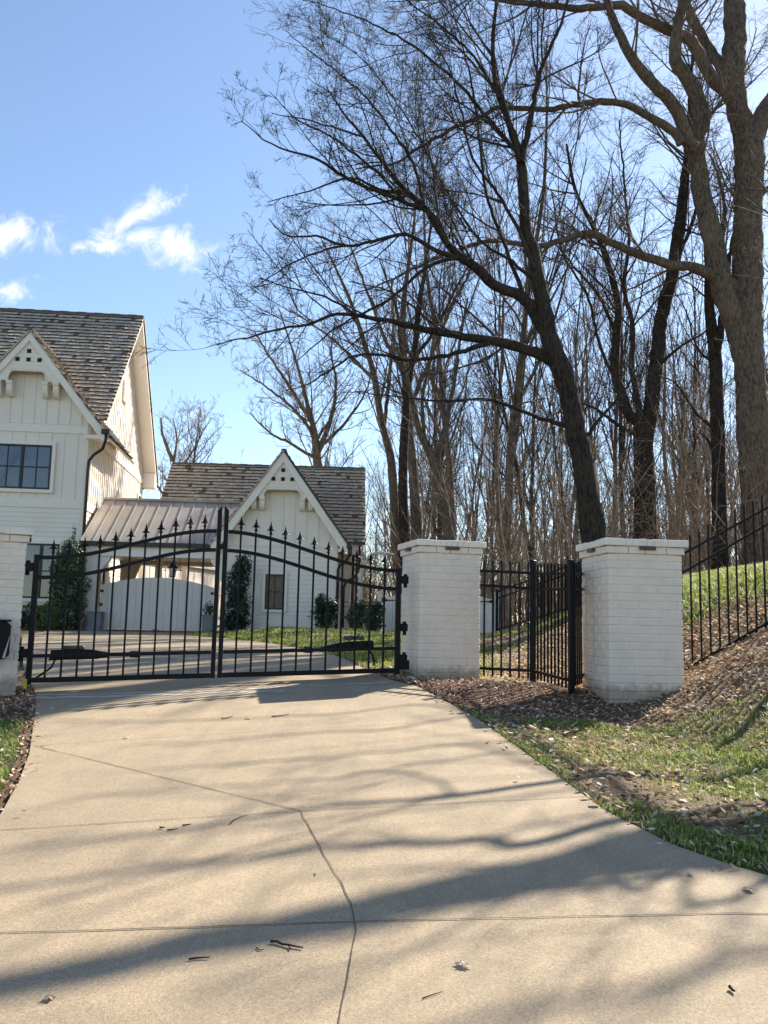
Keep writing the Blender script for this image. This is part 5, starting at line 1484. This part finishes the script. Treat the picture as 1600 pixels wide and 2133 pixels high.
# ------------------------------------------------------------------ shrubs
def shrub(name, label, base, lobes, n, size, pal, seed, cat='shrub', asp=.45, stems=6, hollow=.55, group=None, spike=False):
    rng = np.random.default_rng(seed); o = thing(name, label, cat, base, 0, group)
    ls = np.array(lobes, float); wt = ls[:, 3] * ls[:, 4] * ls[:, 5]; wt = wt ** .7; wt /= wt.sum()
    k = rng.choice(len(ls), n, p=wt); u = nrm(rng.normal(0, 1, (n, 3))); r = rng.uniform(hollow, 1.0, n) ** .8
    wob = 1 + .22 * np.sin(u[:, 0] * 5 + k) * np.cos(u[:, 2] * 6 + k * 2)
    P = ls[k, :3] + u * (ls[k, 3:6]) * (r * wob)[:, None]
    ok = P[:, 2] > .02; P, u = P[ok], u[ok]; n = len(P)
    Nn = nrm(u * .6 + rng.normal(0, .6, (n, 3)) + np.array([0, 0, .35]))
    V, T, C = flakes(P, Nn, rng.uniform(size * .6, size * 1.25, n), np.full(n, asp), rng, pick(rng, n, pal, .3), .3)
    raw_mesh('foliage', V, None, M['foliage'], o, col=C, T=T)
    m = MB(); top = ls[:, 2].max()
    for i in range(stems):
        q = ls[rng.integers(len(ls))]
        m.tube([(rng.normal(0, .05), rng.normal(0, .05), -.05), (q[0] * .5 + rng.normal(0, .05), q[1] * .5, q[2] * .55), (q[0] + rng.normal(0, .1), q[1] + rng.normal(0, .1), q[2] + q[5] * .6)], [.022, .014, .005], 5)
    m.build('stem', M['bark_dark'], o)
    return o


def gp(px, py, Y):
    p = at(px, py, Y); return (float(p[0]), Y, float(ground_z(p[0], Y)))


HOLLY = [(.05, .08, .025, 5), (.08, .12, .04, 3), (.17, .20, .11, 1.6), (.025, .042, .015, 3)]
shrub('holly', 'tall glossy holly standing at the right corner of the house', gp(136, 1310, 26.9), [(0, 0, .65, .62, .6, .7), (.03, 0, 1.35, .60, .55, .8), (-.02, 0, 2.0, .52, .48, .62), (.05, 0, 2.45, .34, .32, .42), (.06, 0, 3.0, .05, .05, .32), (-.3, .1, 1.7, .3, .3, .5)], 10500, .042, HOLLY, 41)
shrub('boxwood', 'clipped round boxwood ball beside the tall holly', gp(93, 1312, 26.2), [(0, 0, .42, .38, .36, .42), (.1, -.05, .5, .3, .3, .32)], 6200, .024, [(.09, .15, .03, 4), (.15, .22, .05, 3), (.05, .08, .02, 2)], 42, hollow=.8)
shrub('boxwood', 'clipped boxwood partly hidden behind the mailbox pillar', gp(58, 1312, 26.0), [(0, 0, .42, .36, .36, .42)], 4200, .024, [(.09, .15, .03, 4), (.15, .22, .05, 3), (.05, .08, .02, 2)], 43, hollow=.8)
shrub('holly', 'dark loose evergreen against the left corner of the garage', gp(493, 1310, 26.9), [(0, 0, .7, .45, .42, .7), (-.05, 0, 1.45, .40, .4, .7), (.1, 0, 2.0, .30, .3, .5), (-.1, 0, .3, .5, .4, .3)], 6500, .04, [(.018, .03, .014, 5), (.03, .045, .022, 3), (.05, .07, .045, 1)], 44, hollow=.35)
DK = [(.022, .04, .02, 5), (.035, .06, .03, 3), (.09, .12, .08, 1)]
shrub('evergreen_shrub', 'spiky dark shrub below the right end of the garage front wall', gp(676, 1310, 26.6), [(0, 0, .5, .40, .4, .5), (-.12, 0, .85, .22, .22, .32), (.2, 0, .7, .24, .22, .3)], 2600, .075, DK, 45, asp=.16, hollow=.2)
shrub('evergreen_shrub', 'leafy shrub tied to the wire trellis by the garage downspout', gp(742, 1312, 26.0), [(0, 0, .45, .34, .3, .45), (.15, 0, .7, .18, .18, .25)], 1700, .06, [(.035, .055, .02, 4), (.06, .085, .035, 3), (.14, .15, .09, 1)], 46, asp=.25, hollow=.2)
shrub('evergreen_shrub', 'dark shrub in front of the left end of the white garden gate', gp(778, 1312, 23.2), [(0, 0, .42, .30, .3, .45), (.1, 0, .65, .2, .2, .22)], 1900, .055, DK, 47, asp=.22, hollow=.2)
shrub('planter_plant', 'wispy plant growing out of the right box planter', (at(434, 1300, 27.2)[0], 27.2, 1.25 + .5), [(0, 0, .22, .2, .18, .25)], 380, .035, DK, 48, cat='plant', asp=.3, hollow=.1, stems=4)

# trellis
p = gp(706, 1312, 26.2); q = gp(800, 1312, 26.2)
TR = thing('trellis', 'thin wire trellis behind the shrubs at the garage corner', 'trellis', p, 0)
m = MB()
for x in (0, .30, q[0] - p[0]): m.tube([(x, 0, -.1), (x, 0, 1.0)], .02, 6)
m.build('stake', M['paper'], TR)
m = MB()
for z in (.72, .86): m.tube([(0, 0, z), (q[0] - p[0], 0, z)], .009, 5)
m.build('wire', M['iron'], TR)

# ------------------------------------------------------------------ small things lying about
def dry_leaf(label, px, py, size, seed, col):
    p = on_drive(px, py); rng = np.random.default_rng(seed)
    n = 9; a = np.linspace(0, 2 * np.pi, n * 2, endpoint=False)
    size *= 1.25; col = tuple(min(.9, c_ * 1.2) for c_ in col)
    rr = np.where(np.arange(n * 2) % 2, .55, 1.0) * rng.uniform(.8, 1.15, n * 2)
    x = np.cos(a) * rr * size * 1.2; y = np.sin(a) * rr * size * .8; z = (.06 * size + rng.uniform(0, .5, n * 2) ** 2 * size)
    V = np.c_[x, y, z]; V = np.vstack([V, V * .45 + [0, 0, .0], [[0, 0, .2 * size]]]); V[n * 2:n * 4, 2] = rng.uniform(.15, .4, n * 2) * size
    k = n * 2; i = np.arange(k); j = (i + 1) % k
    o = raw_mesh('dry_leaf', V, np.stack([i, j, j + k, i + k], 1), M['leaf'], T=np.stack([i + k, j + k, np.full(k, 2 * k)], 1), col=np.tile(np.array(col), (2 * k + 1, 1)))
    o.location = (p[0], p[1], drive_z(p[0], p[1]) + .003); o.rotation_euler[2] = rng.uniform(0, 6)
    return tag(o, label, 'leaf', 'dry leaves lying on the driveway')


dry_leaf('crumpled grey brown leaf at the bottom left of the driveway', 105, 2083, .024, 1, (.36, .29, .21))
dry_leaf('crumpled pale leaf in the bottom middle of the driveway', 965, 2016, .026, 2, (.58, .50, .38))
dry_leaf('crumpled pale leaf near the right edge of the driveway beyond the long shadow', 1560, 1857, .026, 3, (.60, .52, .42))
dry_leaf('flat faded leaf lying on the long dark shadow edge at right', 1438, 1824, .016, 4, (.5, .43, .33))
dry_leaf('small white leaf between two twigs below the gate', 517, 1498, .028, 5, (.72, .68, .6))
dry_leaf('single pale leaf alone on the upper left of the driveway', 263, 1538, .02, 6, (.6, .52, .4))
dry_leaf('tiny dark leaf left of the crack in the middle of the drive', 657, 1824, .008, 7, (.2, .13, .06))


def twig(label, pts, r, seed, m='bark_dark', fork=None):
    P = [on_drive(*q) for q in pts]; c = np.mean(P, axis=0); rng = np.random.default_rng(seed)
    t = MB(); Q = [(float(p[0] - c[0]), float(p[1] - c[1]), float(drive_z(p[0], p[1]) - c[2] + r * .8 + .002 + rng.uniform(0, r * .6))) for p in P]
    t.tube(Q, [r * (1 - .5 * i / max(1, len(Q) - 1)) for i in range(len(Q))], 6)
    if fork:
        f = [on_drive(*q) for q in fork]; t.tube([(float(p[0] - c[0]), float(p[1] - c[1]), float(drive_z(p[0], p[1]) - c[2] + r * 1.2)) for p in f], r * .5, 5)
    o = t.build('twig', M[m], None, smooth=True); o.location = tuple(c)
    return tag(o, label, 'twig', 'twigs lying on the driveway')


twig('thick crooked twig lying below the long tree shadow', [(563, 1968), (576, 1966), (588, 1971), (600, 1974), (616, 1977), (631, 1979)], .0052, 1, fork=[(600, 1974), (606, 1981)])
twig('straight dark twig left of the thick crooked twig', [(393, 2003), (415, 2000), (437, 1999)], .004, 2)
twig('thin curved twig tip just left of the thick crooked twig', [(534, 1977), (541, 1982), (550, 1984)], .0025, 3)
twig('pale bent twig beside the cross joint at mid drive', [(480, 1719), (488, 1710), (503, 1704), (515, 1702)], .004, 4, 'twig')
twig('short dark twig, leftmost of a row of three above mid drive', [(332, 1728), (343, 1727)], .005, 5)
twig('short thin twig, middle of a row of three above mid drive', [(348, 1733), (360, 1731), (371, 1728)], .004, 6)
twig('short dark twig, rightmost of a row of three above mid drive', [(380, 1723), (398, 1721)], .005, 7)
twig('forked twig on the left of the white leaf below the gate', [(461, 1498), (473, 1498), (485, 1494)], .0055, 8)
twig('slender twig on the right of the white leaf below the gate', [(566, 1495), (585, 1493), (602, 1490)], .0055, 9)
twig('dark twig at the right edge near the bottom of the driveway', [(1520, 2062), (1527, 2070), (1531, 2072)], .006, 10)
twig('hair thin twig below the pale leaf in the bottom middle', [(880, 2083), (900, 2076), (921, 2071)], .0022, 11)

# yellow tag staked by the left hinge post
p = at(52, 1428, 9.5)
t = thing('marker_flag', 'small yellow marker tag on a stake beside the left gate post', 'marker', (p[0], 9.5, float(ground_z(p[0], 9.5))))
m = MB(); m.cbox(-.018, .018, -.004, .004, .06, .16, .002); m.build('tag', M['plate'], t)
m = MB(); m.tube([(0, .006, -.05), (0, .006, .13)], .004, 6); m.build('stake', M['iron'], t)
